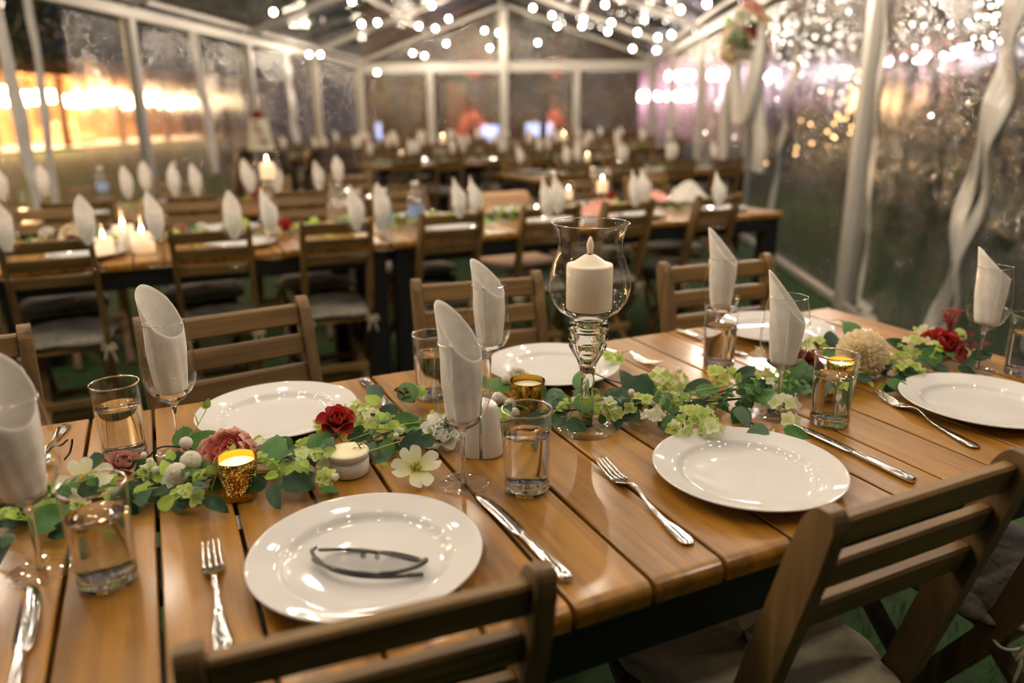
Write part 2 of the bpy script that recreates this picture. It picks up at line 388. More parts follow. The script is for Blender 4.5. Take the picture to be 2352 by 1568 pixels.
def wall(name, l, side, label):
    w_ = empty(name, kind='structure', label=label)
    rz = -TH
    for s in SS:
        o = part('tent_post', pm, w_, tp(s, l, 0), (0, 0, rz))
    for s0, s1 in zip(SS, SS[1:]):
        segs = [(s0+.06, s1-.06)]
        if side < 0 and s0 == 5: segs = [(5.06, 6.2), (6.9, 7.94)]
        for k, (a, b) in enumerate(segs):
            v, f = pvc(tp(a, l, 0), tp(b, l, 0), .02, EH-.05, int(s0*10+l*7+k), N*(-side))
            part('side_panel', mesh('side_panel', v, f, M['pvc_wall'], True), w_)
    part('eave_beam', MB().beam(tp(-2.5, l, EH+.04), tp(17.05, l, EH+.04), .10, .11).me('eave_beam', M['alu']), w_)
    part('eave_rail', MB().beam(tp(-2.5, l-side*.13, EH+.15), tp(17.05, l-side*.13, EH+.15), .05, .05).me('eave_rail', M['alu']), w_)
    part('base_rail', MB().beam(tp(-1, l, .03), tp(17.05, l, .03), .05, .05).me('base_rail', M['alu']), w_)
    return w_
wr = wall('wall_right', RL, 1, 'clear plastic side wall of the marquee on the right')
wl = wall('wall_left', LL, -1, 'clear plastic side wall of the marquee on the left')
def hem(parent, pts, width, wave, nrm, seed, name='panel_hem', mat='hem', n=10, dots=0):
    c = spline(pts, n); r = random.Random(seed); ph = r.uniform(0, 6)
    def fn(u, v):
        x = v*(len(c)-1); i = min(int(x), len(c)-2); p = c[i].lerp(c[i+1], x-i); k = (u-.5)
        s_ = T*(k*width*(1+.15*math.sin(v*9+ph)))+T*(wave*.5*math.sin(v*14+ph))
        return p+s_+nrm*(wave*(.9*math.sin(v*19+ph+u*1.2)+.7*math.cos(u*13)*.5)+.012)
    v, f = sheet(10, 70, fn, .002); o = part(name, mesh(name, v, f, M[mat], True), parent)
    return o
hem(wr, [(3.3111, 2.1701, 1.7163), (3.3188, 2.1841, 1.5017), (3.3299, 2.2041, 1.3472), (3.342, 2.2259, 1.1677), (3.3724, 2.281, 0.9768), (3.3825, 2.2994, 0.7783), (3.3818, 2.2981, 0.5751), (3.4181, 2.3638, 0.3461), (3.4363, 2.3969, 0.1121)], .10, .022, -N, 1)
hem(wr, [(3.2655, 2.0875, 1.703), (3.2689, 2.0937, 1.4938), (3.288, 2.1282, 1.3445), (3.2956, 2.1419, 1.1697), (3.3084, 2.1652, 0.9868), (3.3219, 2.1897, 0.7948), (3.3415, 2.2251, 0.5909), (3.3603, 2.2592, 0.3758), (3.3861, 2.3059, 0.1444)], .05, .02, -N*1.6, 2)
hem(wr, [(3.9855, 3.3917, 1.9587), (3.9544, 3.3355, 1.5793), (3.9424, 3.3137, 1.3139), (3.9301, 3.2914, 1.0421), (3.9063, 3.2482, 0.7143), (3.8946, 3.2271, 0.3747), (3.8835, 3.2069, 0.0512)], .045, .012, -N, 3)
hem(wr, [(3.8578, 3.1604, 0.1473), (3.7981, 3.0522, 0.0838), (3.711, 2.8946, 0.0277)], .18, .01, -N*2, 8, 'weight_flap', 'canvas')
hem(wr, [(4.8057, 4.8774, 1.8995), (4.8332, 4.9274, 1.5113), (4.8732, 4.9998, 1.2404), (4.8954, 5.04, 0.9928), (4.9316, 5.1056, 0.734), (4.9384, 5.1179, 0.2793)], .11, .02, -N, 4)
hem(wr, [(6.4727, 7.8973, 2.0537), (6.446, 7.849, 1.292), (6.4842, 7.9182, 0.8704), (6.6773, 8.2678, 0.2332)], .12, .02, -N, 5)
hem(wr, [(7.9294, 10.5362, 2.1059), (7.9339, 10.5442, 1.5105), (8.0857, 10.8193, 0.747)], .14, .02, -N, 6)
hem(wr, [(9.1671, 12.7782, 2.1204), (9.3323, 13.0774, 1.5708), (9.593, 13.5496, 0.6309)], .14, .02, -N, 7)
hem(wl, [(-0.9347, 7.4526, 2.1525), (-0.9216, 7.4763, 1.7464), (-0.9079, 7.5012, 1.3199), (-0.9042, 7.5078, 0.9429), (-0.889, 7.5354, 0.4391)], .17, .006, N, 11, 'canvas_edging', 'canvas')
hem(wl, [(-0.7365, 7.8116, 2.2083), (-0.739, 7.807, 1.7735), (-0.7525, 7.7826, 1.3215), (-0.7747, 7.7424, 0.8556), (-0.7926, 7.71, 0.413)], .11, .006, N, 12, 'canvas_edging', 'canvas')
hem(wl, [(0.655, 10.3323, 2.222), (0.6826, 10.3823, 1.739), (0.7286, 10.4657, 1.2344), (0.7383, 10.4833, 0.5466)], .22, .01, N, 13, 'canvas_edging', 'canvas')
hem(wl, [(2.1647, 13.0671, 2.27), (2.2046, 13.1394, 1.6877), (2.2517, 13.2247, 0.8039)], .28, .02, N, 14)
# back gable
wb = empty('wall_back', kind='structure', label='far gable end of the marquee with clear panels')
part('cross_beam', MB().beam(tp(17, LL, EH-.02), tp(17, RL, EH-.02), .12, .20).me('cross_beam', M['alu']), wb)
gp = post_me(EH-.1, .14)
for l in (LL+.02, -2.87, .25, RL-.02): part('gable_post', gp, wb, tp(16.98, l, 0), (0, 0, -TH))
part('gable_mast', post_me(EH+RI-.05, .17), wb, tp(16.9, RM, 0), (0, 0, -TH))
ls = [LL, -2.87, RM, .25, RL]
for k, (a, b) in enumerate(zip(ls, ls[1:])):
    v, f = pvc(tp(17, a+.07, 0), tp(17, b-.07, 0), .02, EH-.1, 70+k, -T, .02); part('gable_panel', mesh('gable_panel', v, f, M['pvc_wall'], True), wb)
for sg in (-1, 1):
    def fn(u, v, sg=sg):
        l = RM+sg*HW*(1-u); z = EH+.08+(RI*u-.05)*v; r_ = .025*math.sin(l*9+v*7)+.015*math.sin(l*23)
        q = tp(17.03, l, z)-T*r_; return q
    v, f = sheet(40, 20, fn); part('gable_panel', mesh('gable_panel', v, f, M['pvc_wall'], True), wb)
# roof
rf = empty('ceiling', kind='structure', label='clear plastic marquee roof on aluminium rafters')
for s in SS:
    for sg in (-1, 1):
        part('rafter', MB().beam(tp(s, RM+sg*HW, EH+.10), tp(s, RM, EH+RI+.05), .07, .12, T).me('rafter', M['alu']), rf)
for l, z in ((RM, EH+RI+.02), (RM-HW/2, EH+RI/2+.08), (RM+HW/2, EH+RI/2+.08)):
    part('purlin', MB().beam(tp(-2.5, l, z), tp(17.05, l, z), .05, .06).me('purlin', M['alu']), rf)
for s0, s1 in zip(SS, SS[1:]):
    for sg in (-1, 1):
        r = random.Random(int(s0*3+sg)); ph = [r.uniform(0, 6.3) for _ in range(4)]
        def fn(u, v, s0=s0, s1=s1, sg=sg, ph=ph):
            e = min(1, 6*min(u, 1-u, v+.02, 1-v+.02))
            d = .02*math.sin(u*16+ph[0]+3*math.sin(v*4+ph[1]))+.015*math.sin(v*15+ph[2]+u*5)
            return tp(s0+(s1-s0)*u, RM+sg*HW*(1-v), EH+.17+RI*v+d*e)
        v, f = sheet(50, 40, fn); part('roof_panel', mesh('roof_panel', v, f, M['pvc_roof'], True), rf)

# ------------------------------------------------------------ festoon lights
bulb_me = MB().lathe([(0, -.027), (.013, -.024), (.021, -.014), (.0245, 0), (.021, .013), (.013, .023), (0, .026)], 12).me('bulb', M['bulb'], True)
sock_me = MB().lathe([(0, .024), (.014, .025), (.015, .055), (.008, .062), (0, .062)], 10).me('socket', M['black'])
def festoon(pts, label, sag=.06):
    c = sum((Vector(p) for p in pts), Vector())/len(pts)
    o = empty('festoon_lights', c, 0, label, 'string lights', 'festoon light strings under the marquee roof')
    P_ = [Vector(p)-c for p in pts]
    for p in P_:
        b = part('bulb', bulb_me, o, p); part('socket', sock_me, b)
    line = []
    for a, b in zip(P_, P_[1:]):
        for k in range(8): t = k/8; line.append(a.lerp(b, t)+Vector((0, 0, .06-sag*4*t*(1-t))))
    line.append(P_[-1]+Vector((0, 0, .06)))
    part('cable', MB().tube(line, .004, 6).me('cable', M['black']), o)
festoon([(1.5388, 9.7887, 2.4002), (2.5083, 12.857, 2.1676), (2.7458, 13.1473, 2.1924), (4.4166, 15.8379, 2.0723)], 'string of round bulbs along the left slope of the roof, nearest the left wall')
festoon([(2.6116, 10.3613, 2.6432), (3.1122, 11.8652, 2.5374), (3.431, 12.1259, 2.5935), (5.0685, 15.4781, 2.4257), (5.2743, 15.3644, 2.3739)], 'string of round bulbs hanging beside the left roof purlin')
festoon([(4.3124, 12.118, 2.878), (4.537, 13.4565, 2.7128), (5.0961, 14.174, 2.7652), (5.1636, 13.6611, 2.8778), (5.6646, 15.149, 2.5958)], 'string of round bulbs between the left purlin and the ridge')
festoon([(6.3375, 14.7775, 2.8264), (6.5782, 14.6446, 2.7827), (6.4235, 14.73, 2.5041)], 'three round bulbs just left of the gable mast')
festoon([(5.9743, 11.9271, 2.8945), (6.2532, 11.7886, 2.7804), (6.9747, 12.9456, 2.7538), (7.2545, 14.2713, 2.5886)], 'string of round bulbs just right of the gable mast')
festoon([(5.3018, 8.6146, 2.5232), (6.1307, 9.7868, 2.4648), (6.691, 10.7747, 2.46), (6.6428, 11.484, 2.6012), (6.1839, 10.6554, 2.6017)], 'string of round bulbs in the middle of the right roof slope')
festoon([(5.1644, 6.9188, 2.2667), (6.2674, 8.5604, 2.2035), (7.364, 10.4201, 2.181), (6.5307, 9.2236, 2.2365), (7.6321, 11.4889, 2.2844), (6.4301, 9.5746, 2.331)], 'string of round bulbs nearest the right eave')
festoon([(4.886, 6.1472, 2.2193), (4.1505, 5.0568, 2.2622), (3.6253, 4.2657, 2.2906)], 'single round bulb high above the flower swag')
for s, nm in ((.5, 'above the viewer, added to light napkins'), (1.3, 'above the near side of the nearest table'), (2.4, 'above the far side of the nearest table'), (3.4, 'above the second row'), (4.4, 'above the third row')):  # the string above the viewer is added for light on the napkins
    festoon([tp(s+.15*math.sin(l*5), l, 2.30+.7*(1-abs(l-RM)/HW)) for l in (-3.8, -3.0, -2.2, -1.4, -.6, .2, 1.0, 1.6)], 'string of round bulbs across the marquee roof, '+nm)

festoon([tp(s, -3.95, 2.25+.05*math.sin(s*3)) for s in (-2.2, -1.4, -.6, .2, 1.0, 1.8, 2.6)], 'unseen string of round bulbs added along the left eave to light the napkins')  # unseen string, added to brighten the napkins from the left
# ------------------------------------------------------------ flower swag and drape on the right wall post
def cloth_strip(name, pts, width, parent, pleats=5, depth=.03, fat=None, n=10, ax=None, nrm=None, mat='canvas'):
    c = spline(pts, n); ax = ax or T; nrm = nrm or -N
    def fn(u, v):
        x = v*(len(c)-1); i = min(int(x), len(c)-2); p = c[i].lerp(c[i+1], x-i)
        wd = width*(fat(v) if fat else 1)
        return p+ax*((u-.5)*wd)+nrm*(depth*math.sin(u*PI*2*pleats+v*3))
    v, f = sheet(pleats*8, 50, fn, .002); return part(name, mesh(name, v, f, M[mat], True), parent)
# ------------------------------------------------------------ flowers and leaves
def petal_mesh(name, w, h, cup, curl, mat, nu=8, nv=7, notch=0, ruffle=0, pinch=.25):
    def fn(u, v):
        t = v; a = (u-.5)*2
        wd = w*(pinch+(1-pinch)*math.sin(min(1, t*1.15)*PI/2))*(math.sqrt(max(0, 1-max(0, (t-.62)/.38)**2.4*.75)))
        x = a*wd*.5; y = cup*((a*a)*.5-(math.sin(t*PI)*.35))*w + curl*max(0, t-.55)**2*h*2.6
        z = h*t*(1-notch*.12*math.exp(-(a*4)**2)*t)+ruffle*h*.05*math.sin(a*9)*t
        y += ruffle*w*.07*math.sin(a*11+1)*t
        return (x, y, z)
    v, f = sheet(nu, nv, fn); return mesh(name, v, f, M[mat], True)
def leaf_mesh(name, l, w_, mat, bend=.15, fold=.18, tip=1.0):
    def fn(u, v):
        a = (u-.5)*2; t = v; r = (math.sin(PI*min(1, t**.8))**.62)*(1-.25*t*tip) if 0 < t < 1 else 0
        x = t*l; y = a*w_*.5*r; z = abs(a)*r*w_*fold*.5-bend*l*(t-.1)**2+.02*l*math.sin(t*8+a*3)
        return (x, y, z)
    v, f = sheet(6, 9, fn); return mesh(name, v, f, M[mat], True)
LEAF = {}
for k, m in (('d', 'leaf_dark'), ('m', 'leaf_mid'), ('g', 'leaf_grey'), ('l', 'leaf_lime')):
    LEAF[k] = [leaf_mesh('leaf', 1, .82, m, b, .2) for b in (.05, .3)]+[leaf_mesh('leaf', 1, .62, m, .2, .25, 1.4)]
LEAFLONG = leaf_mesh('leaf', 1, .3, 'leaf_lime', .3, .2, 1.2)
NEEDLE = leaf_mesh('needle', 1, .14, 'leaf_dark', .2, .3, 1)
def leaf(parent, p, size, sa, k='m', tilt=38, roll=0):
    """sa: heading of the leaf as degrees from the table's long axis"""
    o = part('leaf', rnd.choice(LEAF[k]), parent)
    h = math.radians(sa)
    Mx = Matrix.Rotation(math.radians(tilt), 4, (math.cos(YAW), -math.sin(YAW), 0)) @ Matrix.Rotation(h, 4, 'Z') @ Matrix.Rotation(math.radians(roll), 4, 'X')
    o.matrix_local = Matrix.Translation(Vector(p)) @ Mx @ Matrix.Scale(size, 4)
    return o
def flore(name, mat, n=4, cup=.25):
    mb = MB()
    for k in range(n):
        def fn(u, v): 
            a = (u-.5)*2; r = math.sin(PI*min(1, v**.75))**.55 if 0 < v < 1 else 0
            return (v, a*.42*r, cup*v*v+.12*abs(a)*r)
        v, f = sheet(4, 5, fn); mb.add(v, f, Matrix.Rotation(2*PI*k/n+.1*k, 4, 'Z'))
    mb.add([(-.06, -.06, .05), (.06, -.06, .05), (.06, .06, .05), (-.06, .06, .05), (0, 0, .14)], [[0, 1, 4], [1, 2, 4], [2, 3, 4], [3, 0, 4]])
    return mb.me(name, M[mat], True)
FL = {'l': flore('floret', 'lime'), 'w': flore('floret', 'limewhite'), 'c': flore('floret', 'ivory'), 'k': flore('floret', 'cream')}
BERRY = {k: MB().lathe([(0, -1), (.6, -.8), (1, 0), (.75, .7), (.2, 1), (0, 1)], 10).me('berry', M[m], True) for k, m in (('w', 'white'), ('l', 'lime'))}
def cluster(parent, c, rad, n, kinds, size=.011, flat=.6, seed=0):
    r = random.Random(seed+int(abs(c[0])*997)+int(abs(c[1])*331))
    for i in range(n):
        d = Vector((r.gauss(0, 1), r.gauss(0, 1), r.gauss(.3, .8))).normalized(); q = r.uniform(.55, 1)
        p = Vector(c)+Vector((d.x*rad*q, d.y*rad*q, max(-c[2]*.0, d.z*rad*q*flat)))
        o = part('floret', FL[r.choice(kinds)], parent)
        nrm = (d+Vector((-.25, -.75, .6))).normalized()
        o.matrix_local = Matrix.Translation(p) @ nrm.to_track_quat('Z', 'Y').to_matrix().to_4x4() @ Matrix.Rotation(r.uniform(0, 6), 4, 'Z') @ Matrix.Scale(size*r.uniform(.75, 1.2), 4)
def sprig(parent, a, b, n, size, mat, seed=0):
    """a thin stem with opposite small leaves"""
    a, b = Vector(a), Vector(b); r = random.Random(seed); mid = (a+b)/2+Vector((r.uniform(-.01, .01), r.uniform(-.01, .01), .012))
    c = spline([a, mid, b], 6); part('stem', MB().tube(c, .0009, 5).me('stem', M['stem_lime' if mat == 'l' else 'stem']), parent)
    for i in range(n):
        p = c[int((i+1)/n*(len(c)-1))]; 
        for sg in (-1, 1):
            leaf(parent, p, size*r.uniform(.8, 1.2), math.degrees(math.atan2((b-a).y, (b-a).x))+sg*r.uniform(35, 60), mat, r.uniform(10, 50))
PET = {}
def pet(kind, *a, **k):
    if kind not in PET: PET[kind] = petal_mesh('petal', *a, **k)
    return PET[kind]
def ring(parent, me, n, tilt, r0, z0, sc, off=0, jit=.12, rr=None):
    r = rr or rnd
    for i in range(n):
        a = 2*PI*(i+off)/n+r.uniform(-jit, jit); t = tilt+r.uniform(-.08, .08); s_ = sc*r.uniform(.93, 1.07)
        o = part('petal', me, parent)
        # petal's inside faces -y... placed at angle a, leaning outward by t
        Mx = Matrix.Rotation(a, 4, 'Z') @ Matrix.Translation((0, r0, z0)) @ Matrix.Rotation(-t, 4, 'X') @ Matrix.Rotation(r.uniform(-.15, .15), 4, 'Z')
        o.matrix_local = Mx @ Matrix.Scale(s_, 4)
def bloom(name, kind, loc, R, face, label, cat='flower', mat=None, parent=None):
    o = empty(name, loc, 0, label, cat) if parent is None else empty(name, loc, parent=parent)
    f = Vector(face).normalized(); o.rotation_mode = 'QUATERNION'; o.rotation_quaternion = f.to_track_quat('Z', 'Y'); 
    if kind == 'rose':
        a = pet('rose'+mat, 1.0, 1.0, -.75, .25, mat, pinch=.5); b = pet('rosew'+mat, 1.25, 1.05, -.55, .9, mat, pinch=.45)
        ring(o, a, 2, -.05, .07*R, -.15*R, R*.50, 0); ring(o, a, 3, .10, .15*R, -.2*R, R*.58, .3); ring(o, a, 4, .34, .22*R, -.24*R, R*.66, .1)
        ring(o, b, 5, .72, .26*R, -.28*R, R*.76, .4); ring(o, b, 5, 1.12, .28*R, -.32*R, R*.86, 0)
        part('sepal', MB().lathe([(0, -.55), (.14, -.5), (.26, -.36), (.1, -.3), (0, -.3)], 8).me('sepal', M['stem']), o, sc=R)
    elif kind == 'peony':
        part('heart', MB().lathe([(0, -.5), (.4, -.4), (.5, -.1), (.3, .15), (0, .2)], 14).me('heart', M['coral'], True), o, sc=R)
        a = pet('peo_in', .7, .75, -.6, .2, 'coral', ruffle=1.2, pinch=.45); b = pet('peo_mid', .85, .85, -.6, .35, 'coral', ruffle=1, notch=1, pinch=.5)
        c = pet('peo_out', 1.2, 1.12, -.7, .12, 'blush', ruffle=.4, notch=.6, pinch=.55)
        ring(o, a, 4, .12, .08*R, -.2*R, R*.75, 0, .4); ring(o, a, 6, .3, .2*R, -.2*R, R*.78, .3, .5); ring(o, a, 7, .5, .28*R, -.2*R, R*.78, .1, .5); ring(o, b, 7, .62, .34*R, -.25*R, R*.8, 0, .4)
        ring(o, c, 7, .50, .46*R, -.42*R, R*.92, .2, .2); ring(o, c, 8, .75, .44*R, -.46*R, R*.98, 0, .2); ring(o, c, 8, 1.1, .40*R, -.48*R, R*.98, .5, .2)
    elif kind == 'ranunculus':
        a = pet('rose'+mat, 1.0, 1.0, -.75, .25, mat, pinch=.5); b = pet('rosew'+mat, 1.25, 1.05, -.55, .9, mat, pinch=.45)
        part('heart', MB().lathe([(0, -.5), (.2, -.4), (.22, 0), (.1, .2), (0, .22)], 12).me('heart', M[mat], True), o, sc=R)
        for k, (n, t, r0, q) in enumerate(((3, -.12, .09, .46), (3, 0, .15, .5), (4, .12, .20, .54), (5, .26, .25, .58), (5, .42, .29, .62), (6, .6, .32, .66))): ring(o, a, n, t, r0*R, -.28*R, R*q, k*.37, .1)
        ring(o, b, 6, .85, .33*R, -.32*R, R*.74, .2); ring(o, b, 6, 1.2, .33*R, -.34*R, R*.82, 0)
    elif kind == 'bud':
        part('bud', MB().lathe([(0, -.9), (.35, -.78), (.78, -.35), (.92, .1), (.78, .55), (.42, .85), (0, .95)], 14).me('bud', M[mat], True), o, sc=R)
        a = pet('bud'+mat, 1.5, 1.7, -.62, -.35, mat, pinch=.55); ring(o, a, 4, .02, .42*R, -.85*R, R*1.0, 0, .1)
        part('sepal', MB().lathe([(0, -1.25), (.12, -1.2), (.34, -.95), (.62, -.72), (.45, -.6), (0, -.75)], 8).me('sepal', M['leaf_lime']), o, sc=R)
    elif kind == 'dogwood':
        a = pet('dog'+mat, 1.0, 1.0, -.15, .25, mat, notch=2.0, pinch=.35)
        ring(o, a, 4, 1.28, .06*R, 0, R*.95, .12, .1)
        r = random.Random(5); mb = MB()
        for i in range(34):
            d = Vector((r.gauss(0, .5), r.gauss(0, .5), 1)).normalized(); q = Vector((r.uniform(-.12, .12), r.uniform(-.12, .12), 0))
            mb.tube([q, q+d*.22], [.014, .022], 5)
        part('stamens', mb.me('stamens', M['yellow']), o, sc=R)
    elif kind == 'pompom':
        r = random.Random(9); mb = MB()
        for i in range(760):
            z = 1-2*(i+.5)/760; a = i*2.399963; q = math.sqrt(1-z*z); d = Vector((q*math.cos(a), q*math.sin(a), z))
            def fn(u, v): return ((u-.5)*.13*(1-.15*v), .05*(u-.5)**2*4-.03*v, .35+.63*v)
            v, f = sheet(2, 3, fn); mb.add(v, f, d.to_track_quat('Z', 'Y').to_matrix().to_4x4() @ Matrix.Rotation(r.uniform(0, 6), 4, 'Z') @ Matrix.Scale(r.uniform(.9, 1.04), 4))
        mb.lathe([(0, -.8), (.56, -.56), (.8, 0), (.56, .56), (0, .8)], 14)
        p_ = part('petals', mb.me('petals', M['pompom'], True), o, sc=R); p_['kind'] = 'stuff'
    return o

# ------------------------------------------------------------ chairs
def chair_parts(simple=False, W=.315):
    """folding slatted chair, back at y=0 facing +Y"""
    root = empty('folding_chair')
    w2 = W/2-.012
    def pathy(z): return .268*(.872-z) if z > .47 else .268*.402+(.47-z)*.60
    out = {}
    posts = []
    for sg in (-1, 1):
        mb = MB(); zs = [.872, .868, .862, .85, .80, .70, .58, .50, .44, .30, .15, 0.0]; w = [.014, .024, .032, .040, .046, .047, .046, .045, .042, .040, .038, .036]
        rows = []
        for z, ww in zip(zs, w):
            yc = pathy(z); sl = .28 if z > .47 else .55
            for (dx, dy) in ((-1, -1), (1, -1), (1, 1), (-1, 1)):
                bx = .0105; rows.append(Vector((sg*w2+dx*bx, yc+dy*ww/2, z-dy*ww/2*0.0)))
        n = len(zs); f = [[0, 1, 2, 3][::-1][::-1]]
        for i in range(n-1):
            for k in range(4): l = (k+1) % 4; f.append([i*4+k, (i+1)*4+k, (i+1)*4+l, i*4+l])
        f.append([(n-1)*4+k for k in (3, 2, 1, 0)]); mb.add(rows, f); posts.append(mb)
    rails = []
    for z0, z1 in ((.815, .857), (.752, .793), (.690, .731)):
        yc = pathy((z0+z1)/2); mb = MB()
        v, f = bbox((-w2+.009, -.010, z0), (w2-.009, .010, z1), .004)
        sh = Matrix(((1, 0, 0, 0), (0, 1, -.268, yc+.268*(z0+z1)/2), (0, 0, 1, 0), (0, 0, 0, 1))); mb.add(v, f, sh); rails.append(mb)
    slats = [MB().box((-w2+.012, .10+k*.052, .432), (w2-.012, .10+k*.052+.043, .447), .003) for k in range(7)]
    rear = [MB().beam((sg*(w2-.024), .43, .425), (sg*(w2-.024), .0, .01), .02, .036, (1, 0, 0)) for sg in (-1, 1)]
    bars = [MB().beam((-w2+.02, .115, .235), (w2-.02, .115, .235), .018, .03), MB().beam((-w2+.01, .36, .10), (w2-.01, .36, .10), .018, .03), MB().beam((-w2+.015, .42, .415), (w2-.015, .42, .415), .02, .03)]
    def cush(u, v):
        a = 2*PI*u; r = (abs(math.cos(a))**4+abs(math.sin(a))**4)**-.25; t = v*PI
        wob = 1+.05*math.sin(a*5+1)+.03*math.sin(a*11)
        return (math.cos(a)*r*math.sin(t)**.45*.175*wob, .255+math.sin(a)*r*math.sin(t)**.45*.18*wob, .452+.02+math.cos(t)*.022+.005*math.sin(a*3+t*4))
    cv, cf = sheet(28, 10, cush)
    if simple:
        mb = MB()
        for q in posts+rails+slats+rear+bars: mb.add(q.v, q.f)
        o = part('frame', mb.me('chair_frame', M['oak']), root)
        part('cushion', mesh('cushion', cv, cf, M['fleece'], True), root)
        return root
    for q in posts: part('leg', q.me('leg', M['oak']), root)
    for q in rear: part('leg', q.me('leg', M['oak']), root)
    for q in rails: part('back_slat', q.me('back_slat', M['oak_rail']), root)
    for q in slats: part('seat_slat', q.me('seat_slat', M['oak_rail']), root)
    for q in bars: part('stretcher', q.me('stretcher', M['oak_rail']), root)
    c = part('cushion', mesh('cushion', cv, cf, M['fleece'], True), root)
    for sg in (-1, 1):
        x = sg*(w2); y0 = .118; mb = MB()
        mb.tube(spline([(x-sg*.03, y0+.03, .45), (x+sg*.012, y0-.01, .44), (x+sg*.016, y0-.035, .445), (x-sg*.010, y0-.045, .45)], 5), .003, 5)
        for dx, dz in ((-.02, -.05), (.022, -.06)): mb.tube(spline([(x, y0-.04, .447), (x+dx*.6, y0-.05, .447+dz*.4), (x+dx, y0-.05, .447+dz)], 4), .003, 5)
        for dx in (-.016, .018): mb.tube(spline([(x, y0-.042, .447), (x+dx, y0-.055, .462), (x+dx*1.5, y0-.05, .44), (x, y0-.045, .445)], 4), .003, 5)
        part('tie', mb.me('tie', M['cord'], True), c)
    return root
chair_full = chair_parts(); chair_lo = chair_parts(True)
used = {}
def put(root, loc, rz, label, group, cat, sc=None, name=None):
    """the first use moves the thing itself, later ones are copies"""
    k = root.name
    o = first(root, loc, rz, label, group, sc) if k not in used else dup(root, loc, rz, label, group, sc)
    used[k] = 1; o['category'] = cat
    return o
put(chair_full, (.124, .53, 0), math.radians(-4), 'folding chair nearest the camera, its back rail overlapping the plate with eyeglasses', 'folding chairs at the front table', 'chair')
chB = put(chair_full, (.7325, .484, 0), math.radians(.5), 'folding chair with a beige pad, right foreground, before the empty plate', 'folding chairs at the front table', 'chair', (1.06, 1, 1))
for ch in chB.children:
    if ch.name.startswith('cushion'):
        ch.data = ch.data.copy(); ch.data.materials.clear(); ch.data.materials.append(M['pad']); ch['label'] = 'flat beige seat pad'
put(chair_full, (1.29, .50, 0), math.radians(3), 'folding chair cut by the right frame edge, before the rightmost plate', 'folding chairs at the front table', 'chair')
put(chair_full, (.105, 1.655, 0), PI+math.radians(7.9), 'folding chair on the far side of the front table, behind the far left plate', 'folding chairs at the front table', 'chair', (1.12, 1, 1))
put(chair_full, (.703, 1.712, 0), PI-math.radians(7.5), 'folding chair on the far side of the front table, behind the hurricane candle holder', 'folding chairs at the front table', 'chair', (1.06, 1, 1))
put(chair_full, (1.375, 1.625, 0), PI-math.radians(4.5), 'folding chair on the far side of the front table, nearest the right wall', 'folding chairs at the front table', 'chair', (1.14, 1, 1))
put(chair_full, (-0.2676-.15, 1.66, 0), PI+math.radians(5), 'folding chair cut by the left frame edge, far side of the front table', 'folding chairs at the front table', 'chair', (1.1, 1, 1))
n2 = ['leftmost, cut by the frame edge', 'second from the left', 'just left of the thick black legs', 'just right of the thick black legs', 'directly behind the hurricane', 'second from the right end', 'rightmost']
for i, (x, y, a) in enumerate(((-.345, 2.95, 2), (.17, 2.93, -3), (.625, 2.93, -2), (1.11, 2.96, 2), (1.58, 2.97, -4), (1.98, 2.96, 3), (2.51, 2.97, 5))):
    put(chair_full, (x, y, 0), math.radians(a), 'folding chair, near side of the second row, '+n2[i], 'folding chairs at the second table', 'chair', (.9, 1, 1))
n3 = ['behind the leftmost napkin glasses', 'behind the lit candle vases', 'behind the paired napkins', 'behind the water bottles', 'behind the tan board', 'near the pink cloth', 'at the right end']
for i, (x, y) in enumerate(((-.425, 4.0), (.152, 4.0), (.683, 4.0))): 
    put(chair_full, (x, y+.0, 0), PI+math.radians(3-i*2), 'folding chair, far side of second row, '+['behind the lit candle vases', 'second from the left', 'third from the left, beside the carafe'][i], 'folding chairs on the far side of the second table', 'chair')
for i, x in enumerate((1.22, 2.32, 2.84)):
    put(chair_full, (x, 4.08, 0), PI+math.radians(4-i*3), 'folding chair, far side of second row, '+['left of the tan chair', 'just right of the tan chair', 'nearest the right wall'][i], 'folding chairs on the far side of the second table', 'chair')

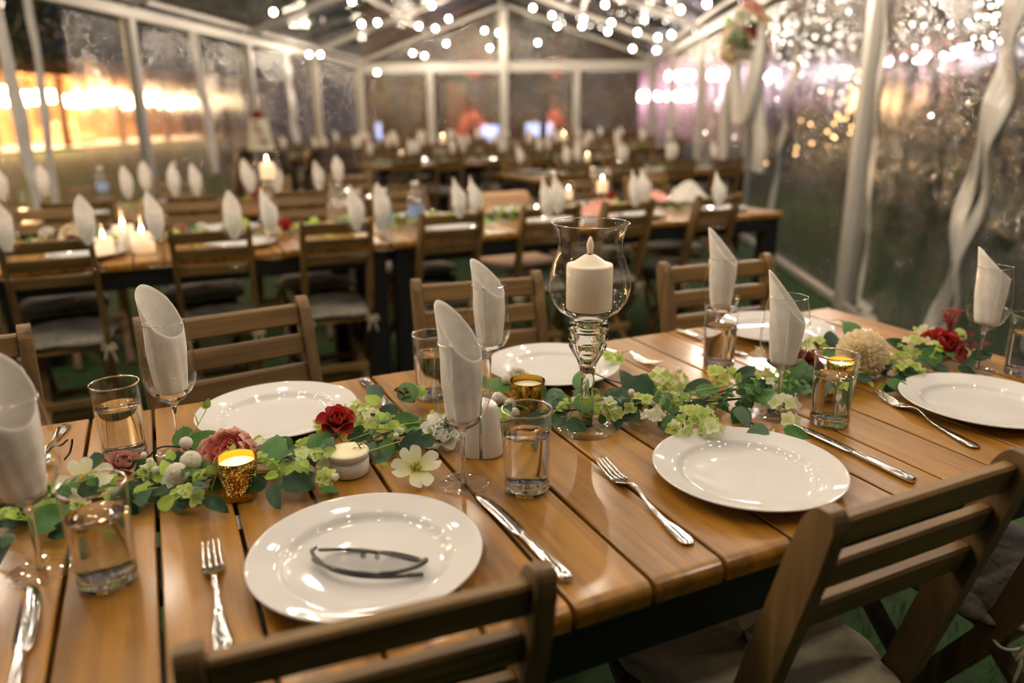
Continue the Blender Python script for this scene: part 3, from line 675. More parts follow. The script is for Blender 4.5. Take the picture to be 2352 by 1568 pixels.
# ------------------------------------------------------------ tables
def make_table(x0, x1, y0, y1, label, gaps=None, group=None, low=False):
    t = empty('dining_table', ((x0+x1)/2, (y0+y1)/2, 0), 0, label, 'table', group)
    ox, oy = (x0+x1)/2, (y0+y1)/2
    if gaps is None:
        n = int((x1-x0)/.1017); gaps = [x0+(x1-x0)*k/n for k in range(1, n)]
    edges = [x0]+gaps+[x1]
    cache = {}
    for k, (a, b) in enumerate(zip(edges, edges[1:])):
        ga = .0028 if k else 0; gb_ = .0028 if k < len(edges)-2 else 0
        if b == x1 and not low and gaps is not None and x1 < 1.7: ga = .007
        wdt = round((b-a-ga-gb_), 4)
        if wdt not in cache:
            hy = (y1-y0)/2; prof = []
            # bull-nosed ends: cross-section in y-z, extruded along x
            r = .013; pts = []
            for q in range(7): an = PI/2*q/6; pts.append((hy-r+r*math.sin(an), -r+r*math.cos(an)))
            pts += [(hy-.002, -.028), (-hy+.002, -.028)]
            for q in range(7): an = PI/2*(1-q/6); pts.append((-hy+r-r*math.sin(an), -r+r*math.cos(an)))
            v = []; f = []; c_ = .0016; m = len(pts)
            for xx, ins in ((-wdt/2, c_), (-wdt/2+c_, 0), (wdt/2-c_, 0), (wdt/2, c_)):
                for (yy, zz) in pts: v.append((xx, yy*(1-ins/hy), zz-ins if zz > -.02 else zz))
            for s_ in range(3):
                for q in range(m): w_ = (q+1) % m; f.append([s_*m+q, (s_+1)*m+q, (s_+1)*m+w_, s_*m+w_])
            f.append(list(range(m))); f.append([3*m+q for q in range(m)][::-1])
            cache[wdt] = mesh('plank', v, f, M['teak'])
        part('plank', cache[wdt], t, ((a+ga+b-gb_)/2-ox, 0, .75))
    hx, hy = (x1-x0)/2, (y1-y0)/2
    ap = MB().box((-hx+.035, -hy+.012, .652), (hx-.035, -hy+.037, .721)).box((-hx+.035, hy-.037, .652), (hx-.035, hy-.012, .721)).box((-hx+.012, -hy+.012, .652), (-hx+.037, hy-.012, .721)).box((hx-.037, -hy+.012, .652), (hx-.012, hy-.012, .721))
    part('frame', ap.me('frame', M['black']), t)
    for k in range(4): part('added_batten', MB().box((-hx+.04, -.055, .700), (hx-.04, .055, .7215)).me('added_batten', M['black']), t, (0, (k-1.5)*.185, 0))  # black strips added under the planks so the gaps stay dark
    lg = MB().box((-.04, -.04, 0), (.04, .04, .7215)).me('leg', M['black'])
    for sx in (-1, 1):
        for sy in (-1, 1): part('leg', lg, t, (sx*(hx-.052), sy*(hy-.052), 0))
    return t
g1 = [-.453, -.351, -.249]+[-.148, -.049, .047, .147, .248, .350, .453, .554, .660, .760, .868, .970, 1.072, 1.173, 1.275, 1.376, 1.480]
t1 = make_table(-.525, 1.60, .597, 1.436, 'long plank-topped dining table in the foreground set with plates and a flower garland', g1)
t2 = make_table(.875, 2.99, 3.03, 3.86, 'plank-topped dining table in the second row, right one, ending near the right wall')
t2b = make_table(-1.26, .855, 3.03, 3.86, 'plank-topped dining table in the second row, left one, with the lit candle vases')
BACK = []
for (x0, x1, y0, nm, ns) in ((-.62, 1.50, 4.40, 'third', 'left'), (-2.0, -.66, 4.40, 'third', 'leftmost'), (2.82, 4.94, 5.50, 'third', 'right'),
        (2.10, 3.10, 7.65, 'fourth', 'middle'), (3.14, 5.22, 7.65, 'fourth', 'right'),
        (1.55, 3.45, 9.7, 'fifth', 'left'), (3.49, 5.5, 9.7, 'fifth', 'middle'), (5.54, 7.45, 9.7, 'fifth', 'right'),
        (2.7, 4.7, 12.1, 'sixth', 'left'), (4.74, 6.7, 12.1, 'sixth', 'middle'), (6.74, 8.6, 12.1, 'sixth', 'right')):
    make_table(x0, x1, y0, y0+.83, 'plank-topped dining table in the '+nm+' row, '+ns+' one', low=True); BACK.append((x0, x1, y0, y0+.83, nm, ns))
# ------------------------------------------------------------ tableware
ZT = .75
def plate_root():
    o = empty('dinner_plate')
    prof = [(0, .0045), (.06, .0045), (.088, .0052), (.094, .0075), (.0985, .0125), (.104, .0150), (.120, .0185), (.1325, .0222), (.1348, .0222), (.1350, .0205), (.1335, .0195), (.119, .0148), (.104, .0112), (.098, .0075), (.090, .0028), (.078, .0022), (.0745, .0002), (.0715, .0002), (.070, .0022), (0, .0022)]
    P_ = [prof[0]]
    part('plate_body', MB().lathe(prof[::-1], 96).me('plate_body', M['porcelain'], True), o); return o
def one(name, mb_me): 
    o = part(name, mb_me); return o
plate = one('dinner_plate', MB().lathe([(0, .0045), (.05, .0045), (.086, .0050), (.092, .0062), (.0955, .0095), (.0985, .0130), (.102, .0145), (.110, .0160), (.121, .0186), (.1315, .0220), (.1340, .0226), (.1350, .0218), (.1346, .0203), (.132, .0190), (.119, .0148), (.104, .0112), (.098, .0075), (.090, .0028), (.078, .0022), (.0745, .0002), (.0715, .0002), (.070, .0022), (0, .0022)][::-1], 96).me('dinner_plate', M['porcelain'], True))
def wine_root():
    o = empty('wine_glass')
    prof = [(.0045, .086), (.012, .0885), (.021, .0945), (.030, .1045), (.0365, .117), (.0400, .131), (.0405, .142), (.0396, .156), (.0378, .172), (.0352, .190), (.0328, .203), (.0308, .2125)]
    b = part('bowl', MB().lathe(prof, 48).me('bowl', M['thin'], True), o)
    part('rim', MB().lathe([(.0303, .2122), (.0308, .2128), (.0313, .2122), (.0308, .2116), (.0303, .2122)], 48).me('rim', M['glass'], True), b)
    part('stem', MB().lathe([(0, .003), (.0052, .003), (.0040, .010), (.0034, .022), (.0033, .060), (.0037, .074), (.0052, .082), (.010, .0868), (.018, .0915), (.026, .0985), (.0235, .0985), (.015, .0935), (.007, .0905), (0, .0895)], 24).me('stem', M['glass'], True), o)
    part('foot', MB().lathe([(0, .0003), (.0355, .0003), (.0365, .0010), (.0362, .0019), (.030, .0024), (.015, .0036), (.006, .0060), (0, .0065)], 48).me('foot', M['thin'], True), o)
    return o
def tumbler_root():
    o = empty('water_tumbler')
    part('base', MB().lathe([(0, .0004), (.0285, .0004), (.0308, .0030), (.0311, .0134), (.0290, .0138), (0, .0132)], 48).me('base', M['glass'], True), o)
    w_ = part('wall', MB().lathe([(.0312, .0030), (.0318, .012), (.0332, .060), (.0345, .1222)], 48).me('wall', M['thin'], True), o)
    part('rim', MB().lathe([(.0333, .1218), (.0339, .1230), (.0346, .1230), (.0349, .1218), (.0346, .1206), (.0337, .1206), (.0333, .1218)], 48).me('rim', M['glass'], True), o)
    part('water', MB().lathe([(0, .0138), (.0274, .0145), (.0297, .0183), (.0311, .060), (.0318, .0850), (.0318, .0858), (.0311, .0852), (0, .0850)], 48).me('water', M['water'], True), o)
    return o
def napkin_mesh(seed, tip=150, drop=.075, zt=.265):
    r = random.Random(seed); ph = [r.uniform(0, 6) for _ in range(4)]; tr = math.radians(tip)
    def fn(u, v):
        a = tr+PI*.55+u*2*PI*1.28
        am = (a-tr+PI) % (2*PI)-PI
        top = zt-drop*(.5-.5*math.cos(am))**.85*(1.0)-(.012*max(0, u-.78)*4)
        z = .101+(top-.101)*v; k = (z-.10)/.165
        rad = (.0215+.0085*min(1, k*2.6)**.7)+.0045*max(0, k-.62)/.38*(1 if abs(am) < 1.2 else .4)
        rad *= 1-.16*u; 
        rad += .0011*math.sin(a*4+ph[0]+k*3)*(1-.6*k)+.0007*math.sin(a*9+ph[1]+k*9)*(1-k)
        x = math.cos(a)*rad; y = math.sin(a)*rad
        lean = .006*max(0, k-.55)
        return (x+math.cos(tr)*lean*1.5, y+math.sin(tr)*lean*1.5, z)
    v, f = sheet(72, 22, fn, .0012); return mesh('rolled_napkin', v, f, M['cloth'], True)
NAP = [napkin_mesh(1), napkin_mesh(2, 146, .07, .258), napkin_mesh(3, 140, .085, .262), napkin_mesh(4, 152, .06, .25)]
wine = wine_root(); tumbler = tumbler_root()
def setglass(x, y, rz, who, seed, ztip=1):
    put(wine, (x, y, ZT), rz, 'wine glass with a napkin, '+who, 'wine glasses on the front table', 'wine glass')
    n = part('rolled_napkin', NAP[seed % 4]); n.location = (x, y, ZT); n.rotation_euler = (0, 0, rz); n.scale = (1, 1, ztip)
    setp(n, 'rolled napkin '+who, 'napkin', 'napkins in the wine glasses of the front table')
RZ = -math.radians(25)
for x, y, a, s, who, zt in ((-.173, .928, -.2, 0, 'at the left edge of the frame', .98), (-.012, 1.203, .1, 1, 'between left tumbler and plate behind the peony', 1.03), (.348, .913, 0, 0, 'standing in front of the salt and pepper shakers', 1.0),
    (.520, 1.215, 0, 3, 'behind the salt and pepper shakers, far side', 1.03), (.929, .911, .25, 2, 'in front of the plate nearest the right side wall', .97), (1.065, 1.235, .1, 1, 'farthest back, left of the far right plate', 1.06), (1.465, .918, .15, 3, 'at the right edge of the frame behind its plate', 1.0)):
    setglass(x, y, RZ+a, who, s, zt)
for x, y, who in ((-.101, .869, 'lowest left in the photo, in front of the mauve rose'), (-.089, 1.224, 'left of the far side, behind the mauve rose'), (.421, .858, 'in the middle of the front side, right of the shakers'),
    (.425, 1.262, 'half hidden behind the middle napkin glass'), (.984, .848, 'in front of the cream pompom flower'), (1.017, 1.171, 'before the far right plate, near the wall'), (1.517, .862, 'cut by the right edge of the frame')):
    put(tumbler, (x, y, ZT), rnd.uniform(0, 6), 'straight water tumbler, '+who, 'water tumblers on the front table', 'glass')
pl0 = [(.172, .774, 'near left plate, holding the folded eyeglasses'), (.7212, .7525, 'empty near middle plate, between fork and knife'), (1.27, .775, 'rightmost plate, cut by the frame edge'), (.148, 1.276, 'far left plate behind the pink peony'), (.689, 1.285, 'far plate behind the hurricane candle holder'), (1.286, 1.298, 'far right plate nearest the side wall')]
for i, (x, y, l) in enumerate(pl0):
    o = plate if i == 0 else plate.copy()
    if i: C.objects.link(o)
    o.location = (x, y, ZT+.0002); setp(o, 'white porcelain plate, '+l, 'plate', 'plates on the front table')
# cutlery: local +Y points from handle end to tip
def fork_root():
    o = empty('fork'); 
    def zc(y): return .003+.012*math.exp(-((y-.118)/.022)**2)+.010*max(0, (y-.168)/.05)**1.6
    ws = [(0, .0055), (.003, .0090), (.012, .0108), (.03, .0095), (.06, .0058), (.09, .0032), (.115, .0026), (.128, .0034), (.138, .0080), (.148, .0118), (.158, .0125)]
    mb = MB(); v = []; f = []
    for y, w_ in ws:
        for (x, dz) in ((-w_, 0), (-w_*.72, .0016), (0, .0008), (w_*.72, .0016), (w_, 0), (0, -.0012)): v.append((x, y, zc(y)+dz))
    for i in range(len(ws)-1):
        for k in range(6): l = (k+1) % 6; f.append([i*6+k, i*6+l, (i+1)*6+l, (i+1)*6+k])
    f.append([5, 4, 3, 2, 1, 0]); f.append([(len(ws)-1)*6+k for k in range(6)])
    part('handle', mesh('handle', v, f, M['silver'], True), o)
    for k in range(4):
        x0 = -.0098+k*.00655; mb = MB(); pts = [(x0*(1-.1*t)+0, .155+.058*t, zc(.155+.058*t)-.0002*t) for t in [i/8 for i in range(9)]]
        mb.tube(pts, [.0024]*2+[.0021, .0019, .0018, .0016, .0015, .0012, .0005], 8); part('tine', mb.me('tine', M['silver'], True), o)
    return o
def knife_root():
    o = empty('table_knife')
    v = []; f = []; ws = [(0, .0060, .0040), (.003, .0085, .0054), (.03, .0086, .0052), (.07, .0074, .0048), (.098, .0052, .0042), (.103, .0066, .005), (.107, .0050, .0036)]
    n = 10
    for y, w_, h in ws:
        for k in range(n): a = 2*PI*k/n; v.append((w_*math.cos(a), y, .0050+h*.9*math.sin(a)))
    for i in range(len(ws)-1):
        for k in range(n): l = (k+1) % n; f.append([i*n+k, (i+1)*n+k, (i+1)*n+l, i*n+l])
    f.append(list(range(n))); f.append([(len(ws)-1)*n+k for k in range(n)][::-1]); part('handle', mesh('handle', v, f, M['silver'], True), o)
    bl = [(.106, -.0040, .0040), (.113, -.0070, .0085), (.125, -.0085, .0108), (.150, -.0090, .0112), (.18, -.0092, .0106), (.205, -.0092, .0084), (.218, -.0088, .0045), (.226, -.0072, -.0005), (.229, -.0050, -.003)]
    v = []; f = []
    for y, a, b in bl:
        zz = .0046; v += [(a, y, zz+.0010), ((a+b)/2, y, zz+.0009), (b, y, zz+.0001), (b, y, zz-.0001), (a, y, zz-.0010)]
    for i in range(len(bl)-1):
        for k in range(5): l = (k+1) % 5; f.append([i*5+k, i*5+l, (i+1)*5+l, (i+1)*5+k])
    f.append([0, 1, 2, 3, 4][::-1]); f.append([(len(bl)-1)*5+k for k in range(5)]); part('blade', mesh('blade', v, f, M['silver'], True), o)
    return o
def spoon_root():
    o = empty('spoon')
    v = []; f = []; ws = [(0, .0055), (.003, .009), (.012, .0105), (.03, .009), (.06, .0055), (.09, .0032), (.12, .0026), (.135, .003)]
    for y, w_ in ws:
        zc = .003+.008*math.exp(-((y-.115)/.03)**2)
        for (x, dz) in ((-w_, 0), (-w_*.7, .0015), (w_*.7, .0015), (w_, 0), (0, -.001)): v.append((x, y, zc+dz))
    for i in range(len(ws)-1):
        for k in range(5): l = (k+1) % 5; f.append([i*5+k, i*5+l, (i+1)*5+l, (i+1)*5+k])
    f.append([4, 3, 2, 1, 0]); f.append([(len(ws)-1)*5+k for k in range(5)]); part('handle', mesh('handle', v, f, M['silver'], True), o)
    def fn(u, v_):
        a = 2*PI*u; r = v_; return (math.cos(a)*r*.0195, .162+math.sin(a)*r*.030, .0022+.008*r*r)
    v, f = sheet(24, 6, fn, .001); part('bowl', mesh('bowl', v, f, M['silver'], True), o); return o
fork, knife, spoon = fork_root(), knife_root(), spoon_root()
def lay(root, a, b, L, label, cat, group):
    """a: handle end, b: tip, as points on the table"""
    d = Vector(b)-Vector(a); rz = math.atan2(d.y, d.x)-PI/2; k = d.length/L
    put(root, (a[0], a[1], ZT+.0002), rz, label, group, cat, (1, k, 1))
lay(fork, (.005, .685), (.010, .928), .213, 'four-tined silver fork to the left of the plate with eyeglasses', 'fork', 'forks on the front table')
lay(fork, (.536, .643), (.556, .888), .213, 'four-tined silver fork to the left of the empty near middle plate', 'fork', 'forks on the front table')
lay(fork, (1.108, .672), (1.168, .912), .213, 'four-tined silver fork to the left of the rightmost plate', 'fork', 'forks on the front table')
lay(knife, (.366, .640), (.352, .880), .229, 'silver table knife to the right of the plate with eyeglasses', 'knife', 'knives on the front table')
lay(knife, (.920, .636), (.921, .862), .229, 'silver table knife to the right of the empty near middle plate', 'knife', 'knives on the front table')
lay(knife, (-.172, .655), (-.176, .893), .229, 'silver table knife at the lower left, pointing at the leftmost wine glass foot', 'knife', 'knives on the front table')
lay(knife, (1.10, 1.420), (1.108, 1.190), .229, 'silver table knife beyond the far right tumbler', 'knife', 'knives on the front table')
lay(spoon, (-.185, 1.405), (-.215, 1.205), .192, 'silver spoon on the far side, beside the leftmost wine glass', 'spoon', 'far side cutlery of the front table')
lay(fork, (.330, 1.408), (.335, 1.175), .213, 'silver fork on the far side, right of the plate behind the peony', 'fork', 'forks on the front table')
lay(fork, (.852, 1.400), (.905, 1.215), .213, 'silver fork on the far side, right of the plate behind the hurricane', 'fork', 'forks on the front table')
lay(fork, (1.470, 1.40), (1.490, 1.19), .213, 'silver fork on the far side beside the far right plate', 'fork', 'forks on the front table')

# hurricane candle holder
def hurricane_root():
    o = empty('hurricane_candle_holder')
    part('globe', MB().lathe([(.020, .190), (.033, .196), (.048, .205), (.060, .221), (.0655, .240), (.0655, .250), (.062, .268), (.056, .285), (.0515, .299), (.0500, .309), (.0512, .320), (.0550, .332), (.0600, .3430)], 64).me('globe', M['thin'], True), o)
    part('rim', MB().lathe([(.0594, .3428), (.0601, .3437), (.0608, .3430), (.0601, .3422), (.0594, .3428)], 64).me('rim', M['glass'], True), o)
    part('stem', MB().lathe([(0, .006), (.013, .008), (.0118, .016), (.0112, .04), (.0105, .07), (.0112, .095), (.014, .112), (.020, .126), (.0275, .138), (.0310, .146), (.0285, .151), (.0280, .153), (.0318, .158), (.0330, .163), (.0290, .168), (.0285, .170), (.0325, .175), (.0330, .182), (.0300, .189), (.0270, .1905), (.024, .186), (.0225, .165), (.019, .148), (.012, .130), (.005, .118), (0, .116)], 48).me('stem', M['glass'], True), o)
    part('base', MB().lathe([(0, .0003), (.0495, .0003), (.0510, .0015), (.0500, .0028), (.040, .0042), (.025, .0070), (.016, .0105), (.0125, .0160), (0, .0165)], 64).me('base', M['thin'], True), o)
    return o
def pillar_root(lit=False):
    o = empty('pillar_candle')
    part('wax_body', MB().lathe([(0, .2065), (.034, .2065), (.0362, .2085), (.0366, .2755), (.0355, .2785), (.0335, .2780), (.026, .2815), (.016, .2885), (.009, .2930), (.003, .2945), (0, .2945)], 48).me('wax_body', M['wax_painted_lit' if lit else 'wax'], True), o)
    if lit: part('flame', MB().lathe([(0, .292), (.0035, .298), (.005, .304), (.003, .313), (0, .320)], 10).me('flame', M['flame'], True), o)
    else:
        fm = MB().lathe([(0, .292), (.0048, .292), (.0048, .301), (.0058, .306), (.0055, .311), (.0030, .318), (0, .3225)], 16).me('artificial_flame', M['wax'], True)
        part('artificial_flame', fm, o); part('wick_hole', MB().lathe([(0, -.0008), (.0012, -.0006), (.0012, .0006), (0, .0008)], 8).me('wick_hole', M['black']), o, (-.0010, -.0055, .2948))
    return o
hur = hurricane_root(); pil = pillar_root(); pil_lit = pillar_root(True)
put(hur, (.604, 1.007, ZT), 0, 'tall clear glass hurricane candle holder with ringed stem in the middle of the front table', None, 'candle holder')
put(pil, (.604, 1.007, ZT), RZ, 'thick ivory pillar candle with unlit artificial flame inside the glass hurricane', None, 'candle')

# gold votives
def votive_root():
    o = empty('votive_holder')
    part('cup', MB().lathe([(0, .0004), (.0205, .0004), (.0222, .0018), (.0222, .0050), (.0212, .0068), (.0218, .012), (.0245, .035), (.0272, .0585), (.0268, .0592)], 48).me('cup', M['gold'], True), o); return o
def tealight_root():
    o = empty('tealight_candle')
    part('wax_body', MB().lathe([(0, .009), (.0195, .009), (.0228, .035), (.0245, .0490), (.0236, .0500), (.010, .0490), (0, .0485)], 32).me('wax_body', M['wax_painted_glow'], True), o)
    part('flame', MB().lathe([(0, .0485), (.0026, .050), (.0030, .054), (0, .0585)], 8).me('flame', M['flame'], True), o); return o
vt, tl = votive_root(), tealight_root()
for ((x, y), s_, lab) in (((.057, 1.014), 1, 'in front of the pink peony'), ((0.5417, 1.1008), 1.12, 'behind the middle water tumbler'), ((1.1291, 0.962), .95, 'behind the tumbler in front of the pompom flower')):
    put(vt, (x, y, ZT), 0, 'gold speckled glass votive holder '+lab, 'gold votive holders', 'candle holder', s_)
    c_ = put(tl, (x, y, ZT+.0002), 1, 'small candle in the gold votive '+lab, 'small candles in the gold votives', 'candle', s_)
    if s_ > 1:
        for q in list(c_.children):
            if q.name.startswith('flame'): bpy.data.objects.remove(q)
            else: q.data = q.data.copy(); q.data.materials.clear(); q.data.materials.append(M['butter'])
# butter ramekin with rosemary
o = empty('ramekin', (.21, 1.02, ZT), 0, 'small white ceramic pot of butter with a grooved rim, beside the red rose', 'ramekin')
part('pot', MB().lathe([(0, .0005), (.0255, .0005), (.0282, .003), (.0292, .010), (.0292, .0225), (.0272, .0240), (.0272, .0262), (.0296, .0278), (.0300, .0350), (.0292, .0362), (.0280, .0355), (.027, .028), (0, .026)], 48).me('pot', M['ceramic'], True), o)
part('butter', MB().lathe([(0, .0265), (.0268, .0282), (.0282, .0352), (.0255, .0366), (.014, .0369), (0, .0367)], 40).me('butter', M['butter'], True), o)
rs = empty('rosemary_sprig', (.222, 1.020, ZT+.0375), 0, 'dark green rosemary sprig standing on the butter', 'herb')
part('stem', MB().tube(spline([(.006, -.006, 0), (.002, 0, .008), (-.002, .003, .026)], 5), .0008, 6).me('stem', M['stem']), rs)
for i in range(26):
    t = i/25; p = (.004-.006*t, -.004+.007*t, .001+.026*t); leaf(rs, p, .011+.003*math.sin(i), i*137, 'd', -10-25*(i%3)).data = NEEDLE
# shakers
def shaker(loc, rz, label, flip):
    o = empty('shaker', loc, rz, label, 'shaker', 'salt and pepper shakers')
    v = []; f = []; n = 24; lv = [(0, .90), (.0012, .97), (.004, 1), (.03, .95), (.058, .87), (.078, .80), (.0845, .74), (.0875, .60)]
    for z, s_ in lv:
        for k in range(n):
            a = PI*k/(n-1); x = -(max(0, math.sin(a))**.8)*.031*s_; y = -math.cos(a)*.0215*(.45+.55*s_); v.append((x, y, z+(.004*(x/.03) if z > .07 else 0)))
    L_ = len(lv)
    for i in range(L_-1):
        for k in range(n): l = (k+1) % n; f.append([i*n+k, i*n+l, (i+1)*n+l, (i+1)*n+k][::-1])
    f.append(list(range(n))); f.append([(L_-1)*n+k for k in range(n)][::-1])
    part('body', mesh('body', v, f, M['ceramic'], True), o)
    hm = MB()
    for dx, dy in ((-.006, -.005), (-.010, .001), (-.006, .006)): hm.lathe([(0, 0), (.0010, 0), (.0010, .0004), (0, .0004)], 8, Matrix.Translation((dx, dy, .0866)))
    part('pour_holes', hm.me('pour_holes', M['black']), o)
    return o
shaker((.4075, .995, ZT), RZ, 'white ceramic shaker, left one of the pair behind the middle wine glass', 0)
shaker((.4115, .993, ZT), RZ+PI, 'white ceramic shaker, right one of the pair beside the middle tumbler', 1)
# eyeglasses on the plate
eg = empty('eyeglasses', (.172, .762, ZT+.0052), RZ-.20, 'folded eyeglasses with smoky dark frame lying on the near left plate', 'eyeglasses')
def rimloop(sg):
    pts = []
    for k in range(40):
        a = 2*PI*k/40; ex = abs(math.cos(a))**.75*math.copysign(1, math.cos(a)); ey = abs(math.sin(a))**.75*math.copysign(1, math.sin(a))
        x = sg*.034+ex*.0265; h = ey*.019
        wrap = -.010*(x/.065)**2
        pts.append(Vector((x, .012-h*.86-wrap*-1.0, .0125+h*.52)))
    return pts
for sg in (-1, 1):
    lp = rimloop(sg); mb = MB(); mb.tube(lp+[lp[0]], .0021, 6); r_ = part('rim', mb.me('rim', M['blackplastic'], True), eg)
    c = sum(lp, Vector())/40; part('lens', mesh('lens', lp+[c], [[k, (k+1) % 40, 40] for k in range(40)], M['lens'], True), eg)
    part('nose_pad', MB().lathe([(0, -.006), (.003, -.003), (.0034, .001), (0, .006)], 8).me('nose_pad', M['lens'], True), r_, (sg*.0085, .002, .013))
part('bridge', MB().tube(spline([(-.010, .0015, .0185), (0, .0005, .0195), (.010, .0015, .0185)], 5), .0026, 8).me('bridge', M['blackplastic'], True), eg)
for sg in (-1, 1):
    z0 = .010 if sg < 0 else .0135
    pts = spline([(sg*.0665, .001, .0165), (sg*.0695, -.003, z0+.004), (sg*.060, -.012, z0+.001), (sg*.034, -.028, z0), (0, -.034, z0), (-sg*.034, -.030, z0), (-sg*.056, -.018, z0-.003), (-sg*.066, -.008, z0-.007)], 8)
    mb = MB(); n = len(pts); mb.tube(pts, [.0024]*(n-10)+[.0029]*10, 8); part('temple', mb.me('temple', M['blackplastic'], True), eg)
    part('hinge', MB().box((-.0022, -.003, -.002), (.0022, .003, .002), .0005).me('hinge', M['silver']), eg, (sg*.0668, .0005, .0165))

# ------------------------------------------------------------ garland
def G(x, y, z=0): return (x, y, z)
gar = empty('leaf_garland', (0, 1.03, ZT), 0, 'garland of round green eucalyptus leaves and lime blossom along the middle of the front table', 'garland')
def gl(p): return (p[0], p[1]-1.03, p[2]-ZT)
vine = spline([gl(q) for q in ((-0.2606, 1.0789, 0.765), (-0.2015, 1.0692, 0.768), (-0.1405, 1.0549, 0.77), (-0.0624, 1.0575, 0.77), (0.0036, 1.0496, 0.772), (0.1114, 1.0283, 0.768), (0.1739, 1.0324, 0.77), (0.2743, 1.0641, 0.772), (0.3628, 1.0731, 0.77), (0.4757, 1.0683, 0.77), (0.578, 1.0448, 0.772), (0.6946, 1.0238, 0.775), (0.7671, 0.9739, 0.78), (0.883, 0.9544, 0.775), (1.0311, 0.9707, 0.77), (1.2089, 0.9795, 0.77), (1.3465, 0.9718, 0.77), (1.4915, 0.9816, 0.77))], 6)
part('stem', MB().tube(vine, .0016, 6).me('stem', M['stem_dark']), gar)
rv = random.Random(12)
for k in range(3):
    off = [Vector((rv.uniform(-.02, .02), rv.uniform(-.035, .035), rv.uniform(-.006, .012))) for _ in vine[::9]]
    pts = [vine[i*9]+off[i] for i in range(len(off))]; part('stem', MB().tube(spline(pts, 5), .0010, 5).me('stem', M['stem' if k % 2 else 'stem_lime']), gar)
